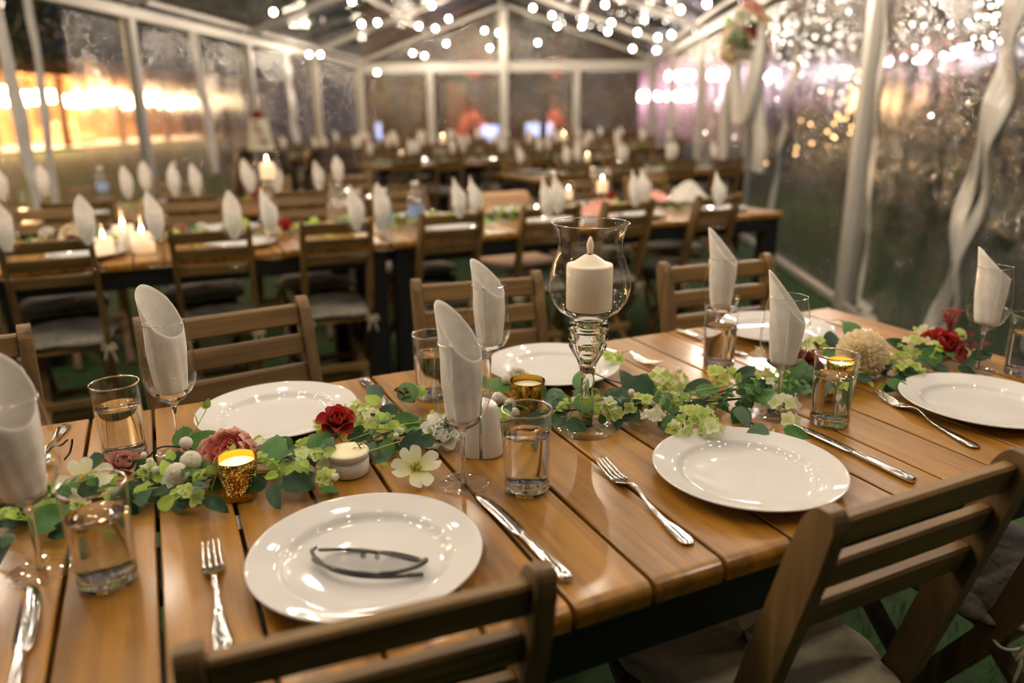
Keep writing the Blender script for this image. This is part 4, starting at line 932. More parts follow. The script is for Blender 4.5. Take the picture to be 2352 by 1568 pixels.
LV = [((-0.117, 1.121, 0.776), 0.0378, 95, 'd', 40), ((-0.112, 1.069, 0.776), 0.0378, -95, 'd', 30), ((-0.204, 1.042, 0.776), 0.045, 165, 'd', 50), ((-0.188, 0.999, 0.776), 0.0506, -5, 'm', 30), ((-0.209, 0.987, 0.776), 0.0539, -115, 'd', 30), ((-0.158, 1.002, 0.776), 0.0433, -15, 'm', 50), ((-0.134, 0.973, 0.776), 0.0422, 175, 'd', 50), ((-0.098, 1.049, 0.776), 0.0446, -65, 'd', 40), ((-0.079, 1.074, 0.776), 0.0417, -85, 'd', 50), ((-0.084, 1.113, 0.776), 0.0312, 5, 'd', 50), ((-0.005, 1.155, 0.776), 0.0467, 85, 'm', 30), ((0.003, 1.143, 0.776), 0.0438, 20, 'm', 50), ((-0.027, 1.028, 0.776), 0.0328, 175, 'd', 30), ((0.011, 0.982, 0.776), 0.0387, -55, 'd', 50), ((0.015, 0.98, 0.776), 0.0351, -185, 'd', 40), ((-0.001, 1.002, 0.776), 0.0286, 165, 'm', 30), ((-0.051, 1.067, 0.776), 0.0271, 5, 'l', 40), ((-0.062, 1.058, 0.776), 0.0254, -115, 'l', 30), ((-0.045, 1.102, 0.776), 0.0263, 125, 'l', 40), ((-0.024, 1.115, 0.776), 0.0281, 95, 'l', 30), ((0.104, 1.037, 0.776), 0.0575, 70, 'm', 30), ((0.092, 0.991, 0.776), 0.044, 175, 'd', 40), ((0.112, 0.988, 0.776), 0.0469, -40, 'd', 40), ((0.096, 0.982, 0.776), 0.0409, -95, 'g', 40), ((0.095, 1.115, 0.776), 0.0235, 75, 'l', 30), ((0.14, 1.085, 0.776), 0.0338, 125, 'm', 50), ((0.147, 1.056, 0.776), 0.0301, 145, 'g', 40), ((0.175, 1.042, 0.776), 0.0492, 55, 'm', 40), ((0.182, 1.055, 0.776), 0.0438, 105, 'm', 40), ((0.156, 1.068, 0.776), 0.0342, 165, 'g', 40), ((0.304, 1.106, 0.776), 0.0416, -5, 'm', 50), ((0.297, 1.13, 0.776), 0.039, 135, 'g', 50), ((0.272, 1.055, 0.776), 0.0337, -85, 'm', 30), ((0.359, 1.186, 0.776), 0.053, 85, 'm', 40), ((0.324, 1.238, 0.776), 0.0387, 125, 'g', 50), ((0.33, 1.166, 0.776), 0.0419, 175, 'd', 40), ((0.286, 0.98, 0.776), 0.045, 45, 'd', 50), ((0.268, 0.997, 0.776), 0.0322, 175, 'g', 40), ((0.344, 1.02, 0.776), 0.0303, 165, 'd', 30), ((0.306, 1.201, 0.776), 0.0342, 115, 'l', 30), ((0.265, 1.105, 0.776), 0.0357, 175, 'd', 50), ((0.515, 1.156, 0.776), 0.0505, 70, 'm', 30), ((0.515, 1.194, 0.776), 0.041, 125, 'm', 40), ((0.576, 1.079, 0.776), 0.0439, 35, 'g', 30), ((0.568, 1.106, 0.776), 0.0411, 75, 'd', 40), ((0.588, 1.04, 0.776), 0.0497, 95, 'm', 40), ((0.599, 1.023, 0.776), 0.0477, 35, 'm', 40), ((0.656, 1.099, 0.776), 0.0563, 70, 'm', 40), ((0.56, 1.011, 0.776), 0.0418, 175, 'd', 30), ((0.658, 0.994, 0.776), 0.0512, 55, 'd', 40), ((0.665, 1.047, 0.776), 0.0428, 5, 'g', 30), ((0.727, 1.052, 0.776), 0.0545, 85, 'd', 50), ((0.756, 1.075, 0.776), 0.036, 35, 'd', 50), ((0.557, 0.992, 0.776), 0.0349, -45, 'd', 50), ((0.534, 1.024, 0.776), 0.0354, 165, 'd', 50), ((0.758, 1.037, 0.776), 0.0529, 115, 'd', 50), ((0.778, 1.039, 0.776), 0.0463, 165, 'm', 50), ((0.869, 1.007, 0.776), 0.0564, 145, 'd', 30), ((0.827, 1.003, 0.776), 0.0463, -5, 'm', 30), ((0.927, 1.017, 0.776), 0.0581, 15, 'd', 50), ((0.914, 0.985, 0.776), 0.0532, -10, 'd', 50), ((0.939, 0.973, 0.776), 0.0535, -5, 'g', 40), ((0.904, 0.918, 0.776), 0.0495, 95, 'm', 40), ((0.893, 0.912, 0.776), 0.0491, 25, 'm', 40), ((0.86, 0.928, 0.776), 0.0505, -120, 'm', 50), ((0.847, 0.924, 0.776), 0.0449, -95, 'g', 30), ((0.83, 0.829, 0.776), 0.0407, 175, 'g', 50), ((0.851, 0.819, 0.776), 0.0426, -45, 'm', 40), ((1.027, 0.967, 0.776), 0.069, 35, 'm', 40), ((1.05, 0.969, 0.776), 0.064, -15, 'm', 40), ((0.691, 0.979, 0.776), 0.0382, 175, 'd', 30), ((0.732, 0.927, 0.776), 0.0361, 185, 'm', 30), ((0.781, 0.967, 0.776), 0.0446, -45, 'd', 50), ((1.353, 1.118, 0.776), 0.0538, 85, 'm', 50), ((1.248, 1.098, 0.776), 0.049, 45, 'd', 50), ((1.253, 0.938, 0.776), 0.0569, -45, 'd', 30), ((1.229, 0.9, 0.776), 0.0514, -175, 'd', 50), ((1.196, 0.91, 0.776), 0.0487, -85, 'm', 30), ((1.345, 0.952, 0.776), 0.0552, 5, 'm', 40), ((1.394, 1.026, 0.776), 0.0462, 125, 'd', 50), ((1.07, 0.946, 0.776), 0.0446, 175, 'd', 40), ((1.287, 0.921, 0.776), 0.0489, -175, 'd', 30), ((1.456, 0.929, 0.776), 0.0507, -15, 'd', 50), ((1.381, 0.904, 0.776), 0.0442, -65, 'd', 40), ((1.201, 1.071, 0.776), 0.0432, -5, 'm', 50)]
KEEP = [(.057, 1.005, .045), (.05, .985, .05), (.21, 1.01, .05), (.21, .985, .045), (.409, .99, .05), (.604, 1.007, .03), (.305, .99, .055), (.348, .913, .05)]
for (p, size, sa, k, tilt) in LV: leaf(gar, gl(p), size, sa, k, tilt, rv.uniform(-15, 15))
for i in range(340):                                   # filler leaves low along the vine
    p = vine[rv.randrange(len(vine))]+Vector((rv.uniform(-.02, .02), rv.gauss(0, .028), 0)); p.z = rv.uniform(.004, .034)
    if any((p.x-a)**2+(p.y+1.03-b)**2 < c*c for a, b, c in KEEP): continue
    leaf(gar, p, rv.uniform(.016, .036), rv.uniform(0, 360), rv.choice('dddmmgll'), rv.uniform(0, 50), rv.uniform(-30, 30))
for i in range(60):
    p = vine[rv.randrange(len(vine))]+Vector((rv.uniform(-.02, .02), rv.gauss(0, .022), .01)); a = rv.uniform(0, 6.28)
    L_ = rv.uniform(.035, .06); q = p+Vector((math.cos(a)*L_, math.sin(a)*L_*.8, rv.uniform(0, .022))); p.z = .008; q.z = max(.012, q.z)
    sprig(gar, p, q, rv.randint(3, 5), rv.uniform(.010, .016), rv.choice('llmg'), i)
for (p, r_, n, kinds) in [((0.15, 1.018, 0.778), 0.0221, 12, 'lw'), ((0.27, 1.137, 0.778), 0.0305, 22, 'lw'), ((0.263, 1.183, 0.778), 0.0209, 10, 'lw'), ((0.164, 0.959, 0.778), 0.0124, 6, 'l'), ((-0.01, 0.988, 0.778), 0.0164, 8, 'l'), ((-0.059, 1.089, 0.778), 0.0137, 7, 'l'), ((-0.024, 1.043, 0.778), 0.0132, 6, 'w'), ((-0.168, 1.039, 0.778), 0.0173, 7, 'l'), ((-0.182, 1.059, 0.778), 0.0162, 6, 'w'), ((0.796, 1.233, 0.778), 0.023, 10, 'l'), ((0.639, 0.998, 0.778), 0.0249, 14, 'lw'), ((0.59, 1.067, 0.778), 0.015, 6, 'l'), ((0.62, 1.052, 0.778), 0.0166, 6, 'lw'), ((0.809, 1.069, 0.778), 0.0409, 24, 'lw'), ((0.718, 0.993, 0.778), 0.0257, 14, 'lw'), ((0.691, 0.942, 0.778), 0.0188, 9, 'wc'), ((0.748, 0.903, 0.778), 0.032, 24, 'l'), ((0.701, 0.887, 0.778), 0.0169, 8, 'lw'), ((0.918, 1.042, 0.778), 0.0337, 18, 'l'), ((0.75, 0.863, 0.778), 0.0171, 9, 'lw'), ((0.686, 0.997, 0.778), 0.0179, 8, 'l'), ((0.76, 0.983, 0.778), 0.0199, 8, 'l'), ((1.005, 1.04, 0.778), 0.021, 9, 'ck'), ((0.964, 0.967, 0.778), 0.0216, 10, 'ck'), ((0.926, 0.89, 0.778), 0.022, 11, 'wc'), ((0.883, 0.837, 0.778), 0.015, 7, 'wc'), ((1.088, 1.137, 0.778), 0.0151, 5, 'ck'), ((1.235, 1.115, 0.778), 0.0258, 8, 'l'), ((1.197, 1.1, 0.778), 0.0195, 4, 'c'), ((1.282, 0.961, 0.778), 0.0365, 14, 'lw'), ((1.409, 1.011, 0.778), 0.0372, 14, 'lw'), ((1.494, 1.078, 0.778), 0.0284, 8, 'l'), ((1.27, 0.923, 0.778), 0.0245, 8, 'l'), ((1.57, 1.039, 0.778), 0.0179, 5, 'l'), ((0.385, 1.215, 0.778), 0.0141, 5, 'l'), ((0.372, 1.098, 0.778), 0.0144, 6, 'l'), ((0.197, 1.143, 0.778), 0.0144, 6, 'l'), ((-0.136, 1.005, 0.778), 0.0154, 6, 'l')]:
    cluster(gar, gl(p), r_, n, kinds, .0115, .7)
for (p) in [(-0.06, 1.136, 0.785), (-0.052, 1.108, 0.785), (-0.045, 1.074, 0.785), (-0.058, 1.087, 0.785), (0.129, 1.094, 0.785), (0.132, 1.034, 0.785), (0.176, 1.021, 0.785), (0.289, 1.042, 0.785), (0.3, 1.056, 0.785), (0.175, 0.945, 0.785), (0.863, 1.102, 0.785), (0.716, 1.043, 0.785), (0.72, 0.983, 0.785), (0.576, 1.042, 0.785)]:
    part('berry', BERRY[rv.choice('wwl')], gar, gl(p), (0, 0, 0), rv.uniform(.0045, .0065))
# a tall thin shoot crossing the far left plate, and curled wires
sh = spline([gl(q) for q in ((-0.0033, 1.155, 0.79), (0.0123, 1.15, 0.8066), (0.0258, 1.17, 0.8178), (0.0329, 1.18, 0.825))], 6); part('stem', MB().tube(sh, .0008, 6).me('stem', M['stem_lime']), gar)
o = leaf(gar, sh[-1], .016, 60, 'l', 60); o = leaf(gar, sh[-1], .016, 110, 'l', 60)
sh = spline([gl(q) for q in ((0.0173, 1.15, 0.8127), (0.0157, 1.15, 0.8249), (0.0137, 1.16, 0.8286), (0.0083, 1.17, 0.835))], 5); part('stem', MB().tube(sh, .0008, 6).me('stem', M['stem_lime']), gar)
for pts in ([(-0.0563, 1.1608, 0.77), (-0.0393, 1.1416, 0.79), (-0.0188, 1.1245, 0.795), (0.0037, 1.1173, 0.79)], [(-0.1941, 1.2447, 0.77), (-0.1804, 1.2155, 0.79), (-0.1703, 1.2157, 0.79), (-0.1588, 1.2, 0.8024)], [(-0.1717, 1.2321, 0.76), (-0.1598, 1.2043, 0.78), (-0.1544, 1.2, 0.7946), (-0.1526, 1.2, 0.8026)], [(0.7163, 1.1848, 0.78), (0.7081, 1.1022, 0.79), (0.7333, 1.0691, 0.785), (0.7596, 1.039, 0.775)], [(0.7955, 0.9628, 0.775), (0.8295, 0.9604, 0.79), (0.8803, 0.9641, 0.79), (0.9231, 0.9559, 0.78)]):
    part('stem', MB().tube(spline([gl(q) for q in pts], 6), .0014, 6).me('stem', M['stem_dark']), gar)
def Bl(name, kind, p, R, face, label, mat=None, cat='flower'): return bloom(name, kind, p, R, face, label, cat, mat)
cf = (-.42, -.9, .75)     # towards the viewer's side and up
Bl('dogwood_flower', 'dogwood', (-0.1331, 1.0806, 0.785), .036, (-.1, -.55, .9), 'pale green-white open dogwood flower behind the lowest left tumbler', 'limewhite')
Bl('rose', 'rose', (-0.0866, 1.1215, 0.785), .024, (.2, -.35, 1), 'dusty mauve rose between the two left water tumblers', 'mauve')
Bl('peony', 'peony', (0.0487, 1.0907, 0.785), .032, (-.25, -.45, 1), 'large pink peony with coral heart behind the gold votive')
Bl('flower_bud', 'bud', (-0.0027, 1.1162, 0.8), .0105, (.1, -.2, 1), 'small white bud on its green calyx left of the peony', 'white')
Bl('flower_bud', 'bud', (0.0001, 1.0754, 0.788), .0165, (.2, -.5, .7), 'ivory bud just left of the peony, upper one of the pair', 'ivory')
Bl('flower_bud', 'bud', (-0.0182, 1.0468, 0.786), .0175, (-.5, -.8, .35), 'ivory bud left of the peony, lower one of the pair', 'ivory')
Bl('flower_bud', 'bud', (0.098, 1.1002, 0.778), .0165, (.3, -.3, .8), 'cream bloom between the peony and the dark round leaf', 'ivory')
Bl('rose', 'rose', (0.2103, 1.0817, 0.812), .025, (-.05, -.5, .85), 'deep red rose above the butter pot', 'red')
Bl('dogwood_flower', 'dogwood', (0.2914, 0.956, 0.768), .037, (-.15, -.5, 1), 'pale green-white open dogwood flower right of the butter pot', 'limewhite')
Bl('rose', 'ranunculus', (0.3638, 1.0424, 0.778), .028, (.1, -.75, .8), 'white many-petalled rose left of the shakers', 'white')
Bl('rose', 'rose', (0.3605, 1.2131, 0.785), .019, (.3, -.2, 1), 'burgundy rose half hidden behind a green leaf, left of the middle napkin glass', 'burgundy')
Bl('rose', 'ranunculus', (0.5587, 1.1708, 0.8), .019, (0, -.4, .9), 'small ivory ranunculus behind the shakers', 'ivory')
Bl('flower_bud', 'bud', (0.5342, 1.1724, 0.795), .010, (-.3, -.4, .9), 'small cream bud left of the ivory ranunculus', 'ivory')
for q, r_, l in (((0.4924, 1.1175, 0.785), .012, 'left of the three pale buds behind the shakers'), ((0.5096, 1.1033, 0.775), .013, 'middle of the three pale buds behind the shakers'), ((0.5063, 1.0789, 0.77), .010, 'lowest of the three pale buds behind the shakers')):
    Bl('flower_bud', 'bud', q, r_, (-.2, -.6, .7), l, 'white')
Bl('rose', 'rose', (1.1013, 1.0186, 0.785), .031, (-.2, -.6, .8), 'dark burgundy rose between the right napkin glass and the tumbler', 'burgundy')
Bl('pompom_flower', 'pompom', (1.2208, 0.9942, 0.798), .050, (0, 0, 1), 'round cream pompom chrysanthemum behind the right tumbler')
Bl('rose', 'rose', (1.4517, 0.9876, 0.79), .038, (-.2, -.5, .8), 'deep red rose at the right end of the garland', 'red')
Bl('blossom', 'dogwood', (1.4543, 1.0316, 0.8), .022, (-.3, -.6, .8), 'pale lime blossom left of the red rose at the right end', 'limewhite')
bb = empty('red_sprig', (1.5144, 1.0214, 0.79), 0, 'feathery rust red sprig above the right red rose', 'dried flower')
for i in range(26):
    a = rv.uniform(0, 6.28); e = rv.uniform(.2, 1); q = Vector((math.cos(a)*.022*e, math.sin(a)*.016*e, .03+.03*rv.random()))
    part('sprig_branch', MB().tube([(0, 0, 0), q*.6+Vector((0, 0, .006)), q], .0007, 4).add(*lathe([(0, -.0035), (.0035, 0), (0, .0035)], 6), Matrix.Translation(q)).me('sprig_branch', M['rust']), bb)
bf = empty('foliage_sprig', (1.5143, 0.9716, 0.76), 0, 'dark wine red foliage at the foot of the rightmost wine glass', 'foliage')
for i in range(22): 
    o = leaf(bf, (rv.uniform(-.035, .03), rv.uniform(-.03, .03), rv.uniform(.003, .04)), rv.uniform(.014, .024), rv.uniform(0, 360), 'd', rv.uniform(0, 50))
for o in bf.children:
    o.data = o.data.copy() if not hasattr(bf, 'x') else o.data; o.data.materials.clear(); o.data.materials.append(M['burgundy'])
ORD = ['first', 'second', 'third', 'fourth', 'fifth', 'sixth', 'seventh']
# ------------------------------------------------------------ low-detail copies for the rows behind
wine_lo = empty('wine_glass')
b_ = part('bowl', MB().lathe([(.0045, .086), (.021, .0945), (.0365, .117), (.0405, .142), (.0378, .172), (.0308, .2125)], 20).me('bowl', M['thin'], True), wine_lo)
part('stem', MB().lathe([(0, 0), (.0365, .0005), (.0360, .0020), (.006, .006), (.0034, .022), (.0035, .070), (.010, .0868), (.026, .0985), (0, .0895)], 14).me('stem', M['thin'], True), wine_lo)
def nap_lo_mesh():
    def fn(u, v):
        a = u*2*PI*1.05; am = (a-2.5+PI) % (2*PI)-PI; top = .262-.085*(.5-.5*math.cos(am))**.62; z = .095+(top-.095)*v; r = .009+.020*min(1, (z-.095)/.05)**.7-.006*max(0, (z-.2)/.06)
        return (math.cos(a)*r, math.sin(a)*r, z)
    v, f = sheet(20, 6, fn); return mesh('rolled_napkin', v, f, M['cloth'], True)
NLO = nap_lo_mesh()
plate_lo = MB().lathe([(0, .003), (.09, .004), (.10, .014), (.135, .022), (.133, .019), (.09, .001), (0, .001)], 36).me('dinner_plate', M['porcelain'], True)
def lowset(x, y, rz, lab, grp, scale=1, plate_=None, pl=True):
    put(wine_lo, (x, y, ZT), rz, 'wine glass '+lab, 'wine glasses '+grp, 'wine glass')
    n = part('rolled_napkin', NLO); n.location = (x, y, ZT); n.rotation_euler = (0, 0, rz+rnd.uniform(-.3, .3)); n.scale = (scale, scale, 1)
    setp(n, 'rolled napkin '+lab, 'napkin', 'napkins '+grp)
def lowplate(x, y, lab, grp):
    n = part('dinner_plate', plate_lo); n.location = (x, y, ZT+.001); setp(n, 'white plate, '+lab, 'plate', 'plates '+grp)
# second table, as seen from left to right
seen = [((-0.4451, 2.8727, 0.95), 'at the left frame edge'), ((-0.2156, 2.8987, 0.95), 'left of the lit candle vases'), ((-0.0048, 2.8929, 0.95), 'right of the lit candle vases'), ((0.2395, 2.788, 0.95), 'behind the second folding chair'), ((0.3716, 2.8649, 0.95), 'above the cream round flower'), ((0.6711, 2.7963, 0.95), 'right beside the glass carafe'), ((0.7854, 2.8525, 0.95), 'behind the left water bottle'),
        ((1.1361, 2.9433, 0.95), 'left one of the pair before the tan board'), ((1.2535, 3.0502, 0.95), 'right one of the pair before the tan board'), ((1.4526, 2.765, 0.95), 'left one of the pair by the tea lights'), ((1.5623, 2.8748, 0.95), 'right one of the pair by the tea lights'), ((1.9874, 2.921, 0.95), 'left one of the pair behind the pink cloth'), ((2.1007, 3.0167, 0.95), 'right one of the pair behind the pink cloth'), ((2.3104, 2.735, 0.95), 'nearest the right side wall')]
for p, l in seen: lowset(p[0], p[1], RZ+rnd.uniform(-.4, .5), 'on the second table, '+l, 'on the second table')
for k, x in enumerate((-.80, -.25, .30, 1.20, 1.72, 2.22, 2.74)):
    lowplate(x, 3.22, 'on the near side of the second row, '+ORD[k]+' from the left', 'on the second table'); lowplate(x, 3.68, 'on the far side of the second row, '+ORD[k]+' from the left', 'on the second table')
# lit candle vases
def vase_root():
    o = empty('candle_vase')
    part('glass_body', MB().lathe([(.036, .002), (.039, .004), (.039, .125), (.0385, .126)], 28).me('glass_body', M['thin'], True), o)
    c = part('candle', MB().lathe([(0, .003), (.033, .003), (.033, .070), (.0, .066)], 24).me('candle', M['wax_painted_lit'], True), o)
    part('flame', MB().lathe([(0, .070), (.004, .076), (.0055, .083), (0, .098)], 8).me('flame', M['flame'], True), c); return o
cv_ = vase_root()
for q, l in (((-0.1904, 3.22), 'left one'), ((-0.1286, 3.5032), 'rear middle one'), ((-0.0575, 3.2353), 'right one')):
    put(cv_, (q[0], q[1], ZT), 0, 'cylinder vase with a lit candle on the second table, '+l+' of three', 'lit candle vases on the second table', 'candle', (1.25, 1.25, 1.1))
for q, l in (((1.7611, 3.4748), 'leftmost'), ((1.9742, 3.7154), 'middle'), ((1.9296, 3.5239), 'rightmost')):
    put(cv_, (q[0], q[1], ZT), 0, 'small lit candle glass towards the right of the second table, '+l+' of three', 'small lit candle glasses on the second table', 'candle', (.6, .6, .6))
sh_ = empty('shaker', (-0.1216, 3.2686, 0.75), RZ, 'white tapered ceramic shaker in front of the lit candle vases', 'shaker')
part('body', MB().lathe([(0, 0), (.024, 0), (.025, .004), (.0195, .080), (.015, .086), (0, .087)], 20).me('body', M['ceramic'], True), sh_)
# bottles
def bottle_root():
    o = empty('water_bottle')
    part('bottle_body', MB().lathe([(.020, .001), (.0315, .004), (.0325, .012), (.031, .03), (.0325, .045), (.031, .06), (.0325, .078), (.0325, .135), (.031, .155), (.022, .185), (.0135, .198), (.0132, .210)], 24).me('bottle_body', M['petbottle'], True), o)
    part('label', MB().lathe([(.0327, .085), (.0330, .086), (.0330, .128), (.0327, .129)], 24).me('label', M['water_blue']), o)
    part('cap', MB().lathe([(0, .207), (.0148, .207), (.0148, .222), (0, .223)], 16).me('cap', M['ceramic']), o); return o
bt_ = bottle_root()
for q, l in (((0.8349, 2.999), 'left one'), ((1.0011, 3.1036), 'right one, beside the third folding chair')):
    put(bt_, (q[0], q[1], ZT), .5, 'clear water bottle with a blue label, second table, '+l, 'water bottles on the second table', 'bottle', 1.06)
put(bt_, (-0.2645, 5.181, 0.75), .5, 'clear water bottle with a blue label on the third table, above the candle vases', 'water bottles on the third table', 'bottle')
put(bt_, (0.1418, 5.3729, 0.75), .5, 'clear water bottle with a blue label on the third table, above the far side chairs', 'water bottles on the third table', 'bottle')
cr = empty('carafe', (0.7739, 3.5943, 0.75), 0, 'clear glass carafe with flared lip standing on the second table', 'carafe')
part('glass_body', MB().lathe([(.03, .002), (.048, .006), (.053, .03), (.049, .07), (.034, .115), (.021, .15), (.020, .175), (.029, .20)], 28).me('glass_body', M['petbottle'], True), cr)
part('water', MB().lathe([(0, .006), (.046, .009), (.050, .03), (.046, .07), (0, .07)], 24).me('water', M['water'], True), cr)
# flowers on the second table
bl2 = [('pompom', (0.4369, 3.3069, 0.785), .034, None, 'round cream pompom flower on the second table between two folding chairs'), ('rose', (0.5079, 3.4948, 0.79), .035, 'red', 'deep red rose behind the cream pompom flower of the second table'),
       ('ranunculus', (-0.338, 3.6931, 0.79), .04, 'cream', 'large cream flower left of the lit candle vases'), ('rose', (-0.3193, 3.519, 0.78), .026, 'burgundy', 'burgundy rose under the large cream flower'),
       ('rose', (0.086, 3.6071, 0.785), .028, 'mauve', 'pink rose behind the second folding chair'), ('rose', (-0.0235, 3.7101, 0.785), .022, 'red', 'small red rose right of the lit candle vases'),
       ('ranunculus', (0.1725, 3.5759, 0.785), .03, 'white', 'white flower behind the second folding chair'), ('ranunculus', (0.7945, 3.4961, 0.785), .036, 'lime', 'pale green flower at the foot of the carafe'), ('rose', (2.3895, 3.7715, 0.8), .03, 'red', 'deep red rose above the pink cloth'),
       ('rose', (0.5911, 5.0362, 0.785), .035, 'red', 'red rose on the third table left of the tall napkin'), ('ranunculus', (-0.435, 3.7823, 0.785), .026, 'white', 'white flower far left on the second table')]
for i, (k, p, R, m, l) in enumerate(bl2): Bl('rose' if k != 'pompom' else 'pompom_flower', k, p, R, (-.2, -.6, .8), l, m)
def simple_garland(x0, x1, yc, lab, n, seed):
    o = empty('leaf_garland', ((x0+x1)/2, yc, ZT), 0, lab, 'garland'); r = random.Random(seed); cx_ = (x0+x1)/2
    part('stem', MB().tube([(x0-cx_+.02, 0, .008), ((x1-x0)/6, .02, .01), (x1-cx_-.02, 0, .008)], .003, 5).me('stem', M['stem']), o)
    for i in range(n):
        leaf(o, (r.uniform(x0, x1)-cx_, r.gauss(0, .05), r.uniform(.006, .045)), r.uniform(.035, .06), r.uniform(0, 360), r.choice('dmgll'), r.uniform(0, 50))
    for i in range(n//5):
        p = part('floret', FL[r.choice('lwck')], o, (r.uniform(x0, x1)-cx_, r.gauss(0, .045), .04), (r.uniform(.2, 1), 0, r.uniform(0, 6)), r.uniform(.018, .03))
simple_garland(-1.2, .82, 3.45, 'garland of mixed green leaves along the left table of the second row', 120, 21)
simple_garland(.9, 2.9, 3.45, 'garland of mixed green leaves along the right table of the second row', 120, 22)
# pink and white cloths, tan board, black napkin
def cloth_heap(name, loc, sx, sy, h, mat, label, cat, seed):
    r = random.Random(seed); ph = [r.uniform(0, 6) for _ in range(4)]
    def fn(u, v):
        a = 2*PI*u; rr = v; hgt = h*math.cos(rr*PI/2)**.8*(1+.25*math.sin(a*3+ph[0]))+.006*math.sin(a*7+rr*5+ph[1])*rr
        return (math.cos(a)*rr*sx*(1+.12*math.sin(a*2+ph[2])), math.sin(a)*rr*sy, .004+max(0, hgt))
    v, f = sheet(32, 12, fn); o = part(name, mesh(name, v, f, M[mat], True)); o.location = loc; setp(o, label, cat)
cloth_heap('napkin', (2.6367, 3.377, 0.79), .13, .08, .085, 'cloth', 'white napkin heaped on the plate near the right end of the second table', 'napkin', 1)
cloth_heap('shawl', (1.9974, 3.2153, 0.78), .15, .07, .055, 'pinkcloth', 'crumpled pale pink cloth lying on the second table below a red rose', 'cloth', 2)
cloth_heap('shawl', (2.4681, 3.4702, 0.79), .10, .08, .045, 'pinkcloth', 'small pink cloth at the foot of the paired napkins near the right end', 'cloth', 3)
p_ = (1.8376, 4.1, 0.763)
bo = empty('folding_chair', (p_[0], p_[1], 0), PI+.1, 'light tan chair with a solid rounded back beyond the second table', 'chair')
def brd(u, v):
    x = (u-.5)*.40; z = .60+.22*v; c_ = max(0, abs(u-.5)-.38)/.12; return (x, .02*math.cos((u-.5)*3), z-(.05*c_*c_ if v > .5 else -.05*c_*c_))
v, f = sheet(20, 8, brd, .018); part('backrest', mesh('backrest', v, f, M['tan'], True), bo)
part('seat', MB().box((-.19, .05, .43), (.19, .43, .46), .01).me('seat', M['tan']), bo)
for sx in (-1, 1):
    for yy in (.04, .40): part('leg', MB().box((sx*.17-.015, yy-.015, 0), (sx*.17+.015, yy+.015, .61 if yy < .1 else .43), .004).me('leg', M['oak']), bo)

BX = (1.0457, 8.1643, 0.95)
for p, l in (((-0.116, 4.1484, 1.0), 'first from the left'), ((0.1093, 4.1136, 1.0), 'second from the left'), ((0.2179, 4.0484, 1.0), 'third from the left'), ((0.4993, 4.4101, 1.0), 'left of the tall candle'), ((0.6457, 4.3196, 1.0), 'right of the tall candle'), ((0.877, 4.1767, 1.0), 'behind the carafe')):
    lowset(p[0], max(4.5, p[1]), RZ+rnd.uniform(-.4, .5), 'on the left table, third row, '+l, 'on the left table of the third row')
# rows 3..6: chairs, plates, glasses
idx = 0
for (x0, x1, y0, y1, nm, ns) in BACK:
    n = max(2, round((x1-x0)/.53))
    for k in range(n):
        x = x0+(k+.5)*(x1-x0)/n
        for side in (0, 1):
            y = (y0-.10 if side == 0 else y1+.12)+rnd.uniform(-.03, .03); xx = x+rnd.uniform(-.03, .03)
            if N.dot(Vector((xx, y, 0))) < LL+.35 or N.dot(Vector((xx, y+.2, 0))) > RL-.25 or T.dot(Vector((xx, y, 0))) > 16.5: continue
            sd = 'near' if side == 0 else 'far'
            wh = ns+' table in the '+nm+' row, '+ORD[k]+' from left'; gr = 'on the '+sd+' side of the '+ns+' table, '+nm+' row'
            if (Vector((xx, y, 0))-Vector((BX[0], BX[1], 0))).length > .62 and (Vector((xx, y, 0))-Vector((BX[0]+.66, BX[1]-.15, 0))).length > .62:
                put(chair_lo, (xx, y, 0), (0 if side == 0 else PI)+rnd.uniform(-.1, .1), 'folding chair '+sd+' side of '+wh, 'folding chairs '+gr, 'chair', (.95, 1, 1))
            py = y0+.19 if side == 0 else y1-.19
            lowplate(xx, py, sd+' side of '+wh, gr)
            if nm == 'third' and ns == 'left' and side == 0: continue
            gx = xx+(.18 if side == 0 else -.18); gy = y0+.33 if side == 0 else y1-.33
            lowset(gx, gy, RZ+rnd.uniform(-.5, .5), sd+' side of '+wh, gr, 1.12)
    simple_garland(x0+.1, x1-.1, (y0+y1)/2, 'leafy garland along the '+ns+' table in the '+nm+' row', 36, 30+idx); idx += 1
# hurricanes with burning candles in the rows behind
hs = [((0.5232, 3.939, 1.07), 1, 'tall, in front of the barrel with the cake'), ((3.0809, 8.4538, 1.05), .9, 'far back left of the gable mast'), ((4.65, 8.438, 1.05), .9, 'far back right of the gable mast'), ((2.4849, 8.134, 0.88), .4, 'left of the centre, among the far napkins'),
      ((3.3166, 5.6095, 0.93), .6, 'highest of four flames right of the centre'), ((3.343, 5.5645, 0.822), .22, 'second highest of four flames right of the centre'), ((1.929, 3.118, 0.97), .7, 'third of four flames right of the centre'), ((1.7895, 3.1941, 0.93), .55, 'lowest of four flames right of the centre')]
hl = empty('hurricane_candle_holder')
part('globe', MB().lathe([(.020, .190), (.048, .205), (.0655, .245), (.056, .285), (.050, .309), (.0600, .3430)], 24).me('globe', M['thin'], True), hl)
part('stem', MB().lathe([(0, 0), (.05, .001), (.013, .012), (.0105, .07), (.02, .126), (.031, .146), (.030, .189), (0, .19)], 16).me('stem', M['thin'], True), hl)
for p, hz, l in hs:
    put(hl, (p[0], p[1], ZT), 0, 'glass hurricane holder, '+l, 'hurricane holders on the tables behind', 'candle holder', hz)
    put(pil_lit, (p[0], p[1], ZT), 0, 'burning candle, '+l, 'burning candles on the tables behind', 'candle', hz)

